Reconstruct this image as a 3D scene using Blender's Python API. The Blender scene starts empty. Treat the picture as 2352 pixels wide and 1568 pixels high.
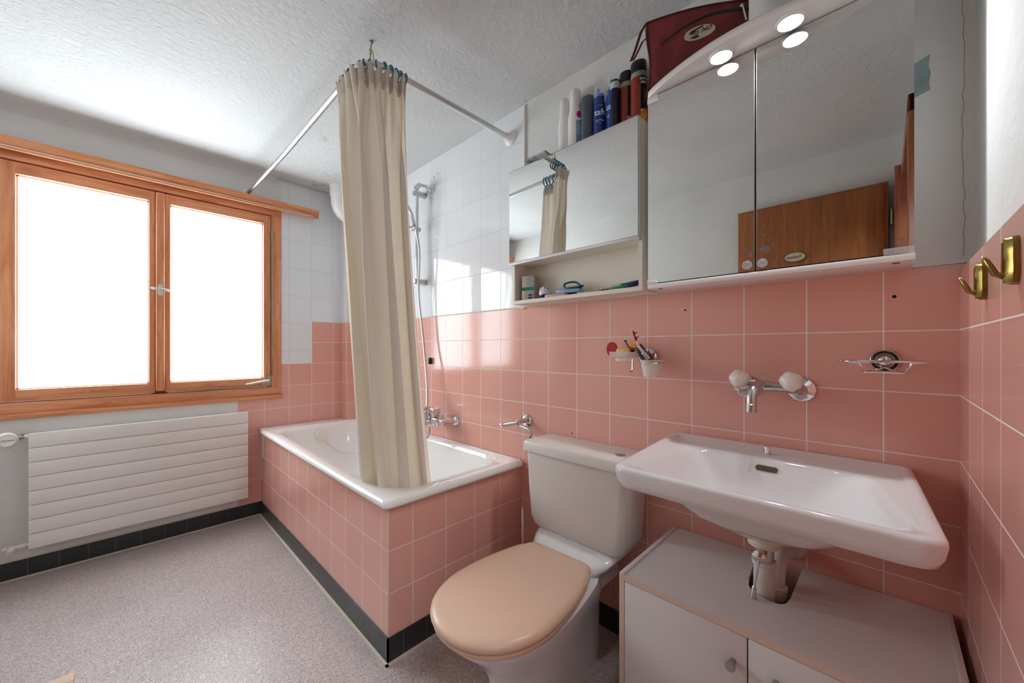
import bpy, bmesh, math, random
from mathutils import Vector, Matrix
random.seed(7)
PI = math.pi
SC = bpy.context.scene
COL = SC.collection

# ------------------------------------------------------------------ materials
def srgb(r, g, b):
    f = lambda c: (c/255/12.92) if c/255 <= .04045 else ((c/255+.055)/1.055)**2.4
    return (f(r), f(g), f(b), 1)

def newmat(name):
    m = bpy.data.materials.new(name); m.use_nodes = True
    nt = m.node_tree
    return m, nt, nt.nodes['Principled BSDF']

def N(nt, t, **kw):
    n = nt.nodes.new(t)
    for k, v in kw.items():
        if k in n.inputs.keys(): n.inputs[k].default_value = v
        else: setattr(n, k, v)
    return n

def noise_bump(nt, bsdf, scale, dist, strength=1.0, detail=3, stretch=None):
    tc = N(nt, 'ShaderNodeTexCoord')
    nz = N(nt, 'ShaderNodeTexNoise', Scale=scale, Detail=detail)
    src = tc.outputs['Object']
    if stretch:
        mp = N(nt, 'ShaderNodeMapping'); mp.inputs['Scale'].default_value = stretch
        nt.links.new(src, mp.inputs['Vector']); src = mp.outputs[0]
    nt.links.new(src, nz.inputs['Vector'])
    b = N(nt, 'ShaderNodeBump', Strength=strength, Distance=dist)
    nt.links.new(nz.outputs[0], b.inputs['Height'])
    nt.links.new(b.outputs[0], bsdf.inputs['Normal'])
    return b, nz

def plain(name, col, rough=.4, metal=0, coat=0, trans=0, alpha=1, spec=.5, bump=None, ior=1.45):
    m, nt, b = newmat(name)
    b.inputs['Base Color'].default_value = col
    b.inputs['Roughness'].default_value = rough
    b.inputs['Metallic'].default_value = metal
    b.inputs['Coat Weight'].default_value = coat
    b.inputs['Transmission Weight'].default_value = trans
    b.inputs['Alpha'].default_value = alpha
    b.inputs['Specular IOR Level'].default_value = spec
    b.inputs['IOR'].default_value = ior
    if bump: noise_bump(nt, b, *bump)
    return m

def varied(name, c1, c2, scale, rough, bump=None, detail=4, lo=.35, hi=.65, stretch=None, spec=.5):
    """two tone procedural surface"""
    m, nt, b = newmat(name)
    tc = N(nt, 'ShaderNodeTexCoord'); nz = N(nt, 'ShaderNodeTexNoise', Scale=scale, Detail=detail)
    src = tc.outputs['Object']
    if stretch:
        mp = N(nt, 'ShaderNodeMapping'); mp.inputs['Scale'].default_value = stretch
        nt.links.new(src, mp.inputs['Vector']); src = mp.outputs[0]
    nt.links.new(src, nz.inputs['Vector'])
    cr = N(nt, 'ShaderNodeValToRGB'); e = cr.color_ramp.elements
    e[0].position = lo; e[0].color = c1; e[1].position = hi; e[1].color = c2
    nt.links.new(nz.outputs[0], cr.inputs[0]); nt.links.new(cr.outputs[0], b.inputs['Base Color'])
    b.inputs['Roughness'].default_value = rough
    b.inputs['Specular IOR Level'].default_value = spec
    if bump: noise_bump(nt, b, *bump)
    return m

def tile(name, col, col2, grout, au, av, u0, v0, w, h, mortar=.0015, rough=.12, wav=.0006, wscale=5, streak=None):
    """glazed tiles laid on a wall: au/av name the wall's horizontal and vertical axes"""
    m, nt, b = newmat(name)
    tc = N(nt, 'ShaderNodeTexCoord'); sp = N(nt, 'ShaderNodeSeparateXYZ'); cb = N(nt, 'ShaderNodeCombineXYZ')
    nt.links.new(tc.outputs['Object'], sp.inputs[0])
    for a, off, i in ((au, u0, 0), (av, v0, 1)):
        s = N(nt, 'ShaderNodeMath', operation='SUBTRACT'); s.inputs[1].default_value = off - 40*(w if i == 0 else h)
        nt.links.new(sp.outputs['XYZ'.index(a)], s.inputs[0]); nt.links.new(s.outputs[0], cb.inputs[i])
    br = N(nt, 'ShaderNodeTexBrick', offset=0.0, squash=1.0)
    br.inputs['Color1'].default_value = col; br.inputs['Color2'].default_value = col2; br.inputs['Mortar'].default_value = grout
    br.inputs['Scale'].default_value = 1; br.inputs['Mortar Size'].default_value = mortar
    br.inputs['Mortar Smooth'].default_value = .15; br.inputs['Bias'].default_value = 0
    br.inputs['Brick Width'].default_value = w; br.inputs['Row Height'].default_value = h
    nt.links.new(cb.outputs[0], br.inputs['Vector'])
    nt.links.new(br.outputs['Color'], b.inputs['Base Color'])
    mr = N(nt, 'ShaderNodeMapRange'); mr.inputs['To Min'].default_value = rough; mr.inputs['To Max'].default_value = .75
    nt.links.new(br.outputs['Fac'], mr.inputs[0]); nt.links.new(mr.outputs[0], b.inputs['Roughness'])
    b1 = N(nt, 'ShaderNodeBump', Strength=.6, Distance=.0012, invert=True)
    nt.links.new(br.outputs['Fac'], b1.inputs['Height'])
    nz = N(nt, 'ShaderNodeTexNoise', Scale=wscale, Detail=2)
    if streak:
        mp = N(nt, 'ShaderNodeMapping'); mp.inputs['Scale'].default_value = streak
        nt.links.new(tc.outputs['Object'], mp.inputs[0]); nt.links.new(mp.outputs[0], nz.inputs['Vector'])
    else: nt.links.new(tc.outputs['Object'], nz.inputs['Vector'])
    b2 = N(nt, 'ShaderNodeBump', Strength=1, Distance=wav)
    nt.links.new(nz.outputs[0], b2.inputs['Height']); nt.links.new(b1.outputs[0], b2.inputs['Normal'])
    nt.links.new(b2.outputs[0], b.inputs['Normal'])
    return m

def wood(name, c1, c2, c3, axis, rough=.35, scale=1.0):
    """grain runs along the axis"""
    m, nt, b = newmat(name)
    tc = N(nt, 'ShaderNodeTexCoord'); mp = N(nt, 'ShaderNodeMapping')
    st = [14*scale]*3; st['xyz'.index(axis)] = 1.1*scale
    mp.inputs['Scale'].default_value = st
    nt.links.new(tc.outputs['Object'], mp.inputs[0])
    nz = N(nt, 'ShaderNodeTexNoise', Scale=2.2, Detail=5, Roughness=.6, Distortion=1.2)
    nt.links.new(mp.outputs[0], nz.inputs['Vector'])
    cr = N(nt, 'ShaderNodeValToRGB'); e = cr.color_ramp.elements
    e[0].position = .3; e[0].color = c1; e[1].position = .72; e[1].color = c3
    x = cr.color_ramp.elements.new(.5); x.color = c2
    nt.links.new(nz.outputs[0], cr.inputs[0]); nt.links.new(cr.outputs[0], b.inputs['Base Color'])
    b.inputs['Roughness'].default_value = rough
    bp = N(nt, 'ShaderNodeBump', Strength=.4, Distance=.0006)
    nt.links.new(nz.outputs[0], bp.inputs['Height']); nt.links.new(bp.outputs[0], b.inputs['Normal'])
    return m

def emit(name, col, strength):
    m = bpy.data.materials.new(name); m.use_nodes = True; nt = m.node_tree
    nt.nodes.remove(nt.nodes['Principled BSDF'])
    e = N(nt, 'ShaderNodeEmission', Color=col, Strength=strength)
    nt.links.new(e.outputs[0], nt.nodes['Material Output'].inputs[0])
    return m

P_, Z0 = .152, .0877          # tile pitch and height of the black base
XW, XR, YT, XT = -2.9287, .124, -.7066, -1.2256
CEIL, YO = 2.273, -1.945
PINKTOP = Z0 + 8*P_

PINK, PINK2, GR = srgb(222,166,152), srgb(218,161,148), srgb(230,222,214)
WT, WT2, WGR = srgb(226,229,232), srgb(222,226,229), srgb(206,205,200)
M = {}
M['pink_b'] = tile('pink_tiles_back', PINK, PINK2, GR, 'X', 'Z', 0, Z0, P_, P_, wav=.0009, wscale=3.5)
M['pink_r'] = tile('pink_tiles_right', PINK, PINK2, GR, 'Y', 'Z', .0166, Z0, P_, P_, wav=.0009, wscale=3.5)
M['pink_l'] = tile('pink_tiles_left', PINK, PINK2, GR, 'Y', 'Z', -.3836, Z0, P_, P_)
M['pink_tf'] = tile('pink_tiles_tub_front', PINK, PINK2, GR, 'X', 'Z', XT+.0092, Z0, .1532, P_, wav=.0009, wscale=3.5)
M['pink_te'] = tile('pink_tiles_tub_end', PINK, PINK2, GR, 'Y', 'Z', YT+.0006, Z0, .1532, P_)
M['white_b'] = tile('white_tiles_back', WT, WT2, WGR, 'X', 'Z', 0, PINKTOP+.003, P_, .2005, rough=.07, wav=.0012, wscale=1.2, streak=(9,9,2.5))
M['white_l'] = tile('white_tiles_left', WT, WT2, WGR, 'Y', 'Z', -.3836, PINKTOP-.02, P_, .196, rough=.12)
M['black_y'] = tile('black_base_tiles_window_side', srgb(38,38,40), srgb(44,44,46), srgb(96,94,92), 'Y', 'Z', YT+.0145, 0, .1009, .2, mortar=.0012, rough=.3)
M['black_x'] = tile('black_base_tiles_tub_side', srgb(44,46,48), srgb(50,52,54), srgb(80,80,80), 'X', 'Z', XT, 0, .1009, .2, mortar=.0012, rough=.3)

def plaster(name, c, c2, dist=.006, sc=20):
    m, nt, b = newmat(name)
    tc = N(nt, 'ShaderNodeTexCoord')
    n1 = N(nt, 'ShaderNodeTexNoise', Scale=sc, Detail=8, Roughness=.62, Distortion=.6)
    n2 = N(nt, 'ShaderNodeTexNoise', Scale=2.2, Detail=3)
    for n in (n1, n2): nt.links.new(tc.outputs['Object'], n.inputs['Vector'])
    cr = N(nt, 'ShaderNodeValToRGB'); e = cr.color_ramp.elements
    e[0].position = .3; e[0].color = c2; e[1].position = .62; e[1].color = c
    nt.links.new(n2.outputs[0], cr.inputs[0]); nt.links.new(cr.outputs[0], b.inputs['Base Color'])
    b.inputs['Roughness'].default_value = .75; b.inputs['Specular IOR Level'].default_value = .25
    bp = N(nt, 'ShaderNodeBump', Strength=.8, Distance=dist)
    nt.links.new(n1.outputs[0], bp.inputs['Height']); nt.links.new(bp.outputs[0], b.inputs['Normal'])
    return m
M['plaster'] = plaster('white_plaster', srgb(221,222,220), srgb(212,212,209))
def stained(m, spots):
    nt = m.node_tree; b = nt.nodes['Principled BSDF']; src = b.inputs['Base Color'].links[0].from_socket
    tc = N(nt, 'ShaderNodeTexCoord'); nz = N(nt, 'ShaderNodeTexNoise', Scale=22, Detail=6); nt.links.new(tc.outputs['Object'], nz.inputs['Vector'])
    for x, y, r, amt in spots:
        d = N(nt, 'ShaderNodeVectorMath', operation='DISTANCE'); d.inputs[1].default_value = (x, y, CEIL); nt.links.new(tc.outputs['Object'], d.inputs[0])
        mr = N(nt, 'ShaderNodeMapRange'); mr.inputs['From Min'].default_value = r; mr.inputs['From Max'].default_value = 0; mr.inputs['To Min'].default_value = 0; mr.inputs['To Max'].default_value = 1
        nt.links.new(d.outputs['Value'], mr.inputs[0])
        n2 = N(nt, 'ShaderNodeMapRange'); n2.inputs['From Min'].default_value = .45; n2.inputs['From Max'].default_value = .62; nt.links.new(nz.outputs[0], n2.inputs[0])
        ml = N(nt, 'ShaderNodeMath', operation='MULTIPLY'); nt.links.new(mr.outputs[0], ml.inputs[0]); nt.links.new(n2.outputs[0], ml.inputs[1])
        m2 = N(nt, 'ShaderNodeMath', operation='MULTIPLY'); m2.inputs[1].default_value = amt; nt.links.new(ml.outputs[0], m2.inputs[0])
        mx = N(nt, 'ShaderNodeMix', data_type='RGBA'); mx.inputs[7].default_value = srgb(150, 128, 108)
        nt.links.new(m2.outputs[0], mx.inputs[0]); nt.links.new(src, mx.inputs[6]); src = mx.outputs[2]
    nt.links.new(src, b.inputs['Base Color'])
M['ceiling'] = plaster('rough_ceiling_plaster', srgb(214,216,216), srgb(206,208,208), dist=.009, sc=48)

m, nt, b = newmat('speckled_vinyl')
tc = N(nt, 'ShaderNodeTexCoord')
v = N(nt, 'ShaderNodeTexVoronoi', Scale=330); n2 = N(nt, 'ShaderNodeTexNoise', Scale=2.5, Detail=4)
nt.links.new(tc.outputs['Object'], v.inputs['Vector']); nt.links.new(tc.outputs['Object'], n2.inputs['Vector'])
sp = N(nt, 'ShaderNodeSeparateColor'); nt.links.new(v.outputs['Color'], sp.inputs[0])
cr = N(nt, 'ShaderNodeValToRGB'); cr.color_ramp.interpolation = 'CONSTANT'; e = cr.color_ramp.elements
e[0].position = 0; e[0].color = srgb(150,137,135); e[1].position = .22; e[1].color = srgb(180,168,166)
for p, c in ((.5, srgb(189,177,175)), (.8, srgb(172,158,156)), (.955, srgb(216,210,206))):
    x = e.new(p); x.color = c
nt.links.new(sp.outputs[0], cr.inputs[0])
mx = N(nt, 'ShaderNodeMix', data_type='RGBA', blend_type='MULTIPLY'); mx.inputs[0].default_value = .5
cr2 = N(nt, 'ShaderNodeValToRGB'); cr2.color_ramp.elements[0].color = (.82,.79,.79,1); cr2.color_ramp.elements[0].position = .35; cr2.color_ramp.elements[1].position = .6
nt.links.new(n2.outputs[0], cr2.inputs[0]); nt.links.new(cr.outputs[0], mx.inputs[6]); nt.links.new(cr2.outputs[0], mx.inputs[7])
nt.links.new(mx.outputs[2], b.inputs['Base Color'])
b.inputs['Roughness'].default_value = .36
bp = N(nt, 'ShaderNodeBump', Strength=.35, Distance=.0006); n3 = N(nt, 'ShaderNodeTexNoise', Scale=90, Detail=2)
nt.links.new(tc.outputs['Object'], n3.inputs['Vector']); nt.links.new(n3.outputs[0], bp.inputs['Height']); nt.links.new(bp.outputs[0], b.inputs['Normal'])
M['floor'] = m

W1 = (srgb(178,106,66), srgb(208,138,94), srgb(222,160,118))
M['wood_z'] = wood('orange_pine_upright', *W1, 'z'); M['wood_y'] = wood('orange_pine_level', *W1, 'y')
WD = (srgb(132,74,34), srgb(150,88,42), srgb(164,102,52))
M['door_wood'] = wood('brown_veneer', *WD, 'z', rough=.4, scale=.9)
M['frame_wood'] = wood('red_brown_lining', srgb(120,62,36), srgb(148,84,54), srgb(168,102,70), 'z')
M['pale_wood'] = wood('pale_beech', srgb(178,146,120), srgb(205,176,150), srgb(218,192,166), 'y')
M['enamel'] = plain('white_enamel', srgb(232,231,229), .1, coat=.4)
M['ceramic'] = plain('white_ceramic', srgb(222,221,222), .1, coat=.3)
M['cistern'] = plain('offwhite_sanitary_plastic', srgb(217,213,209), .22)
M['lid'] = plain('beige_seat_plastic', srgb(214,182,158), .33)
M['bakelite'] = plain('white_bakelite', srgb(228,223,214), .14, coat=.3)
M['chrome'] = plain('chrome', (.72,.71,.71,1), .09, 1)
M['chrome_dull'] = plain('brushed_chrome', (.55,.54,.53,1), .28, 1)
M['alu'] = plain('aluminium', (.62,.62,.62,1), .3, 1)
M['satin'] = plain('satin_grey_metal', (.42,.42,.43,1), .35, 1)
M['brass'] = plain('aged_brass', (.30,.22,.065,1), .25, 1)
M['brass_hi'] = plain('worn_brass_edge', (.75,.62,.36,1), .25, 1)
M['radiator'] = plain('cream_radiator_paint', srgb(228,225,221), .4)
M['radiator_gap'] = plain('radiator_joint', srgb(150,132,116), .7)
M['cream_pl'] = plain('cream_plastic', srgb(226,220,206), .3)
M['white_pl'] = plain('white_plastic', srgb(232,230,228), .3)
M['white_lam'] = plain('white_laminate', srgb(220,219,220), .34)
M['white_lac'] = plain('white_lacquer', srgb(230,226,224), .2)
M['edge_lam'] = plain('yellowed_edge_band', srgb(216,196,182), .45)
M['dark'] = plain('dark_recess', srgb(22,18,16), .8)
M['black_pl'] = plain('black_plastic', srgb(26,26,28), .3)
M['brown_hole'] = plain('tarnished_overflow', srgb(92,76,58), .5)
M['grout_line'] = plain('cream_sealant', srgb(206,194,176), .6)
M['teal'] = plain('teal_plastic', srgb(0,112,138), .2)
M['teal_dark'] = plain('dark_teal_plastic', srgb(18,66,78), .35)
M['green'] = plain('sea_green_plastic', srgb(12,128,108), .35)
M['white_strip'] = plain('white_corner_tile', WT, .12)
M['string'] = plain('cream_string', srgb(196,186,150), .8)
M['navy'] = plain('navy_plastic', srgb(26,34,88), .15)
M['darknavy'] = plain('dark_navy_lacquer', srgb(14,22,52), .25)
M['blue_can'] = plain('blue_lacquered_can', srgb(24,70,160), .22, coat=.3)
M['blue_can2'] = plain('deep_blue_lacquered_can', srgb(18,52,130), .22, coat=.3)
M['blue_noz'] = plain('pale_blue_nozzle', srgb(88,130,200), .3)
M['grey_bottle'] = plain('slate_bottle', srgb(82,92,102), .35)
M['silver_band'] = plain('silver_band', srgb(186,196,196), .35)
M['clearcap'] = plain('clear_cap', (.93,.94,.95,1), .15, alpha=.16)
M['amber'] = plain('amber_gel', srgb(132,44,24), .18, coat=.3)
M['clearneck'] = plain('milky_clear_neck', srgb(170,162,162), .2, alpha=.8)
M['orange_lab'] = varied('orange_label_print', srgb(226,120,24), srgb(244,186,90), 60, .4)
M['black_lab'] = plain('black_label', srgb(24,18,16), .4)
M['blue_lab'] = varied('pale_to_teal_label', srgb(20,112,142), srgb(150,186,206), 25, .3)
M['azure_lab'] = plain('azure_label', srgb(92,166,214), .3)
M['magenta'] = plain('magenta_sticker', srgb(176,24,92), .4)
M['txt_w'] = plain('white_print', srgb(236,238,242), .4)
M['txt_g'] = plain('grey_print', srgb(130,134,140), .5)
M['txt_k'] = plain('black_print', srgb(28,28,28), .5)
M['gold'] = plain('bronze_print', srgb(150,96,52), .5)
M['foil'] = varied('crinkled_grey_foil', srgb(96,102,104), srgb(176,182,184), 30, .3, bump=(60, .002))
M['maroon'] = varied('maroon_canvas', srgb(104,38,42), srgb(132,52,54), 14, .85, bump=(420, .0006))
M['maroon_d'] = plain('maroon_piping', srgb(84,28,32), .8)
M['badge'] = plain('sand_rubber_badge', srgb(206,190,164), .5)
M['red_pl'] = plain('red_plastic', srgb(168,8,20), .2)
M['amber_pl'] = plain('orange_plastic', srgb(240,160,20), .25)
M['yellow_pl'] = plain('yellow_translucent_plastic', srgb(236,196,110), .25, alpha=.85)
M['anthracite'] = plain('anthracite_plastic', srgb(62,62,68), .3)
M['purple'] = plain('purple_plastic', srgb(84,40,96), .3)
M['bristle'] = plain('cream_bristles', srgb(232,224,204), .7)
M['cup'] = plain('offwhite_cup', srgb(224,214,204), .35)
M['dish'] = plain('clear_soap_dish', (.95,.93,.92,1), .08, alpha=.3)
M['acrylic'] = plain('clear_acrylic', (.9,.88,.9,1), .05, alpha=.22)
M['carton'] = plain('silver_carton', srgb(178,172,170), .25, metal=.5)
M['pack_blue'] = plain('light_blue_pack', srgb(132,168,206), .3)
M['pinkpack'] = plain('clear_pink_case', srgb(214,180,184), .15, alpha=.8)
M['darkstone'] = plain('charcoal', srgb(40,44,46), .4)
M['bluepatch'] = varied('bare_blue_paint', srgb(136,154,156), srgb(152,170,172), 18, .8)
M['nickel'] = plain('nickel', (.40,.36,.32,1), .35, 1)
M['smear'] = plain('dried_splash', srgb(232,232,232), .8, alpha=.10)
M['crack'] = plain('hairline_crack', srgb(150,138,126), .9)

m, nt, b = newmat('mirror_glass'); b.inputs['Base Color'].default_value = (.86,.885,.87,1)
b.inputs['Metallic'].default_value = 1; b.inputs['Roughness'].default_value = .004; M['mirror'] = m

m = bpy.data.materials.new('cream_curtain_cloth'); m.use_nodes = True; nt = m.node_tree
b = nt.nodes['Principled BSDF']; b.inputs['Base Color'].default_value = srgb(234,228,218); b.inputs['Roughness'].default_value = .7
b.inputs['Specular IOR Level'].default_value = .2
tr = N(nt, 'ShaderNodeBsdfTranslucent'); tr.inputs['Color'].default_value = srgb(240,228,204)
mx = N(nt, 'ShaderNodeMixShader'); mx.inputs[0].default_value = .25
nt.links.new(b.outputs[0], mx.inputs[1]); nt.links.new(tr.outputs[0], mx.inputs[2]); nt.links.new(mx.outputs[0], nt.nodes['Material Output'].inputs[0])
M['curtain'] = m
M['curtain_hem'] = plain('thicker_cream_header', srgb(216,206,194), .75)

WIN = 8.5
M['glass_hi'] = emit('frosted_glass_sky', (.86,.95,1,1), WIN*1.15)
M['glass_lo'] = emit('frosted_glass', (.86,.95,1,1), WIN)
M['fill_glow'] = emit('fill_lamp_glow', (.9,.96,1,1), 34)  # glow of the added fill lamp in the hallway
M['bulb'] = emit('halogen_lens', (.95,.97,1,1), 360)

# ------------------------------------------------------------------ mesh helpers
class G:
    def __init__(s): s.bm = bmesh.new()
    def _add(s, verts, faces, mi=0):
        vs = [s.bm.verts.new(v) for v in verts]
        for f in faces:
            try:
                q = s.bm.faces.new([vs[i] for i in f]); q.material_index = mi
            except ValueError: pass
        return vs
    def box(s, x0, x1, y0, y1, z0, z1, bev=0, mi=0, seg=2):
        t = bmesh.new()
        r = bmesh.ops.create_cube(t, size=1)
        for v in t.verts: v.co = Vector(((x0+x1)/2+v.co.x*(x1-x0), (y0+y1)/2+v.co.y*(y1-y0), (z0+z1)/2+v.co.z*(z1-z0)))
        if bev: bmesh.ops.bevel(t, geom=t.edges[:], offset=bev, segments=seg, profile=.5, affect='EDGES')
        return s._merge(t, mi)
    def _merge(s, t, mi=0, mat=None):
        mp = {}
        for v in t.verts: mp[v] = s.bm.verts.new(mat @ v.co if mat else v.co)
        for f in t.faces:
            q = s.bm.faces.new([mp[v] for v in f.verts]); q.material_index = mi
        t.free(); return s
    def obox(s, c, size, rot=(0,0,0), bev=0, mi=0):
        from mathutils import Euler
        t = bmesh.new(); bmesh.ops.create_cube(t, size=1)
        for v in t.verts: v.co = Vector([v.co[i]*size[i] for i in range(3)])
        if bev: bmesh.ops.bevel(t, geom=t.edges[:], offset=bev, segments=2, profile=.5, affect='EDGES')
        return s._merge(t, mi, Matrix.Translation(c) @ Euler(rot).to_matrix().to_4x4())
    def lathe(s, base, axis, prof, n=28, mi=0, lobes=None):
        """prof: (radius, distance along the axis) pairs"""
        a = Vector(axis).normalized(); u = a.orthogonal().normalized()
        if abs(a.z) < .99: u = a.cross(Vector((0,0,1))).normalized()
        w = a.cross(u); base = Vector(base); rows = []
        for r, h in prof:
            row = []
            for i in range(n):
                t = 2*PI*i/n; rr = max(r, 1e-5)
                if lobes: rr *= 1 + lobes[1]*math.cos(lobes[0]*t)
                row.append(s.bm.verts.new(base + a*h + (u*math.cos(t)+w*math.sin(t))*rr))
            rows.append(row)
        for p, q in zip(rows, rows[1:]):
            for i in range(n):
                f = s.bm.faces.new((p[i], p[(i+1)%n], q[(i+1)%n], q[i])); f.material_index = mi
        for row, fl in ((rows[0], 1), (rows[-1], 0)):
            f = s.bm.faces.new(row[::-1] if fl else row); f.material_index = mi
        return s
    def cyl(s, a, b, r, r2=None, n=20, mi=0, bev=.0):
        a = Vector(a); b = Vector(b); L = (b-a).length; r2 = r if r2 is None else r2
        pr = [(r, 0), (r2, L)] if not bev else [(r-bev, 0), (r, bev), (r2, L-bev), (r2-bev, L)]
        return s.lathe(a, b-a, pr, n, mi)
    def ball(s, c, r, sc=(1,1,1), n=20, mi=0):
        t = bmesh.new(); bmesh.ops.create_uvsphere(t, u_segments=n, v_segments=n//2, radius=r)
        for v in t.verts: v.co = Vector([v.co[i]*sc[i] for i in range(3)])
        return s._merge(t, mi, Matrix.Translation(c))
    def tube(s, pts, r, n=12, mi=0, closed=False, radii=None, flat=None):
        P = [Vector(p) for p in pts]; m = len(P); rows = []; up = None
        for i, p in enumerate(P):
            if closed: t = (P[(i+1)%m]-P[i-1]).normalized()
            else: t = (P[min(i+1, m-1)]-P[max(i-1, 0)]).normalized()
            if up is None:
                up = t.orthogonal().normalized()
                if abs(t.z) < .9: up = (Vector((0,0,1)) - t*t.z).normalized()
            up = (up - t*up.dot(t)).normalized(); w = t.cross(up)
            rr = radii[i] if radii else r; f = flat or 1
            rows.append([s.bm.verts.new(p + up*math.cos(2*PI*k/n)*rr*f + w*math.sin(2*PI*k/n)*rr) for k in range(n)])
        prs = list(zip(rows, rows[1:])) + ([(rows[-1], rows[0])] if closed else [])
        for a, b in prs:
            for k in range(n):
                q = s.bm.faces.new((a[k], a[(k+1)%n], b[(k+1)%n], b[k])); q.material_index = mi
        if not closed:
            s.bm.faces.new(rows[0][::-1]).material_index = mi; s.bm.faces.new(rows[-1]).material_index = mi
        return s
    def loft(s, loops, cap0=True, cap1=True, mi=0):
        rows = [[s.bm.verts.new(p) for p in L] for L in loops]; n = len(rows[0])
        for a, b in zip(rows, rows[1:]):
            for k in range(n):
                q = s.bm.faces.new((a[k], a[(k+1)%n], b[(k+1)%n], b[k])); q.material_index = mi
        if cap0: s.bm.faces.new(rows[0][::-1]).material_index = mi
        if cap1: s.bm.faces.new(rows[-1]).material_index = mi
        return s
    def grid(s, rows, mi=0):
        R = [[s.bm.verts.new(p) for p in L] for L in rows]
        for a, b in zip(R, R[1:]):
            for k in range(len(a)-1): s.bm.faces.new((a[k], a[k+1], b[k+1], b[k])).material_index = mi
        return s
    def prism(s, poly, axis, d0, d1, mi=0):
        """extrude a 2D outline along an axis; outline coords are the two other axes in order"""
        def P3(p, d):
            c = list(p); c.insert('xyz'.index(axis), d); return c
        a = [s.bm.verts.new(P3(p, d0)) for p in poly]; b = [s.bm.verts.new(P3(p, d1)) for p in poly]; n = len(poly)
        for k in range(n): s.bm.faces.new((a[k], a[(k+1)%n], b[(k+1)%n], b[k])).material_index = mi
        s.bm.faces.new(a[::-1]).material_index = mi; s.bm.faces.new(b).material_index = mi
        return s
    def quad(s, *p, mi=0):
        s.bm.faces.new([s.bm.verts.new(q) for q in p]).material_index = mi; return s

LOC = {}
def build(g, name, mats, parent=None, smooth=40, origin=None, label=None, recalc=True):
    bm = g.bm
    if recalc: bmesh.ops.recalc_face_normals(bm, faces=bm.faces[:])
    if smooth:
        for f in bm.faces: f.smooth = True
        lim = math.radians(smooth)
        for e in bm.edges:
            if len(e.link_faces) == 2 and e.calc_face_angle(0) > lim: e.smooth = False
    off = Vector((0,0,0))
    if parent: off = LOC[parent.name]
    elif origin: off = Vector(origin)
    if off.length: bmesh.ops.translate(bm, verts=bm.verts[:], vec=-off)
    me = bpy.data.meshes.new(name); bm.to_mesh(me); bm.free()
    for x in (mats if isinstance(mats, (list, tuple)) else [mats]): me.materials.append(M[x] if isinstance(x, str) else x)
    o = bpy.data.objects.new(name, me); COL.objects.link(o)
    if parent: o.parent = parent
    else: o.location = off
    LOC[o.name] = off.copy()
    if label: o['label'] = label
    return o
def thing(name, label, cat, loc, group=None):
    o = bpy.data.objects.new(name, None); COL.objects.link(o); o.location = loc
    o.empty_display_size = .05
    LOC[o.name] = Vector(loc); o['label'] = label; o['category'] = cat
    if group: o['group'] = group
    return o
def tag(o, label, cat, group=None):
    o['label'] = label; o['category'] = cat
    if group: o['group'] = group
    return o
def struct(o): o['kind'] = 'structure'; return o
def base_of(o, loc):   # move the reference point of a part used as parent
    return o

def rpoly(corners, r, n=6):
    """closed outline with rounded corners; r may be a list"""
    out = []; m = len(corners)
    for i in range(m):
        p = Vector(corners[i]); a = Vector(corners[i-1]); c = Vector(corners[(i+1)%m])
        rr = r[i] if isinstance(r, (list, tuple)) else r
        u = (a-p).normalized(); w = (c-p).normalized()
        ang = u.angle(w); d = rr/math.tan(ang/2); d = min(d, (a-p).length*.49, (c-p).length*.49); R = d*math.tan(ang/2)
        cen = p + (u+w).normalized()*(R/math.sin(ang/2))
        s0 = p+u*d-cen; s1 = p+w*d-cen
        a0 = math.atan2(s0.y, s0.x); a1 = math.atan2(s1.y, s1.x); da = a1-a0
        while da > PI: da -= 2*PI
        while da < -PI: da += 2*PI
        for k in range(n+1):
            t = a0+da*k/n; out.append((cen.x+R*math.cos(t), cen.y+R*math.sin(t)))
    return out
def rect(x0, x1, y0, y1, r, n=6): return rpoly([(x0,y0),(x1,y0),(x1,y1),(x0,y1)], r, n)
def at_z(poly, z): return [(x, y, z) for x, y in poly]

FONT = None
def text_pts(body, size, shear=0, extrude=0, align='CENTER', bold=0):
    cu = bpy.data.curves.new('lettering', 'FONT'); cu.body = body; cu.size = size; cu.shear = shear
    cu.align_x = align; cu.align_y = 'CENTER'; cu.offset = bold; cu.resolution_u = 3
    o = bpy.data.objects.new('lettering', cu); COL.objects.link(o)
    bpy.context.view_layer.update()
    me = bpy.data.meshes.new_from_object(o.evaluated_get(bpy.context.evaluated_depsgraph_get()))
    bm = bmesh.new(); bm.from_mesh(me)
    bpy.data.objects.remove(o); bpy.data.curves.remove(cu); bpy.data.meshes.remove(me)
    return bm
def text_flat(body, size, origin, ex, ey, mat, parent, name='lettering', shear=0, bold=0):
    """lettering lying on the plane spanned by ex (reading direction) and ey (up)"""
    bm = text_pts(body, size, shear, bold=bold); ex = Vector(ex).normalized(); ey = Vector(ey).normalized(); o = Vector(origin)
    for v in bm.verts: v.co = o + ex*v.co.x + ey*v.co.y
    g = G(); g.bm = bm
    return build(g, name, mat, parent, smooth=0, recalc=False)
def text_wrap(body, size, cx, cy, cz, r, ang, mat, parent, name='lettering', shear=0, upright=True, bold=0, squash=1.0):
    """lettering wrapped round a vertical can; ang = direction faced, seen from above"""
    bm = text_pts(body, size, shear, bold=bold)
    bmesh.ops.subdivide_edges(bm, edges=[e for e in bm.edges if e.calc_length() > r*.25], cuts=2)
    for v in bm.verts:
        x, y = (v.co.x, v.co.y) if upright else (-v.co.y, v.co.x)
        t = ang + x/r
        v.co = Vector((cx+r*math.cos(t), cy+r*math.sin(t)*squash, cz+y))
    g = G(); g.bm = bm
    return build(g, name, mat, parent, smooth=0, recalc=False)

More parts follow.
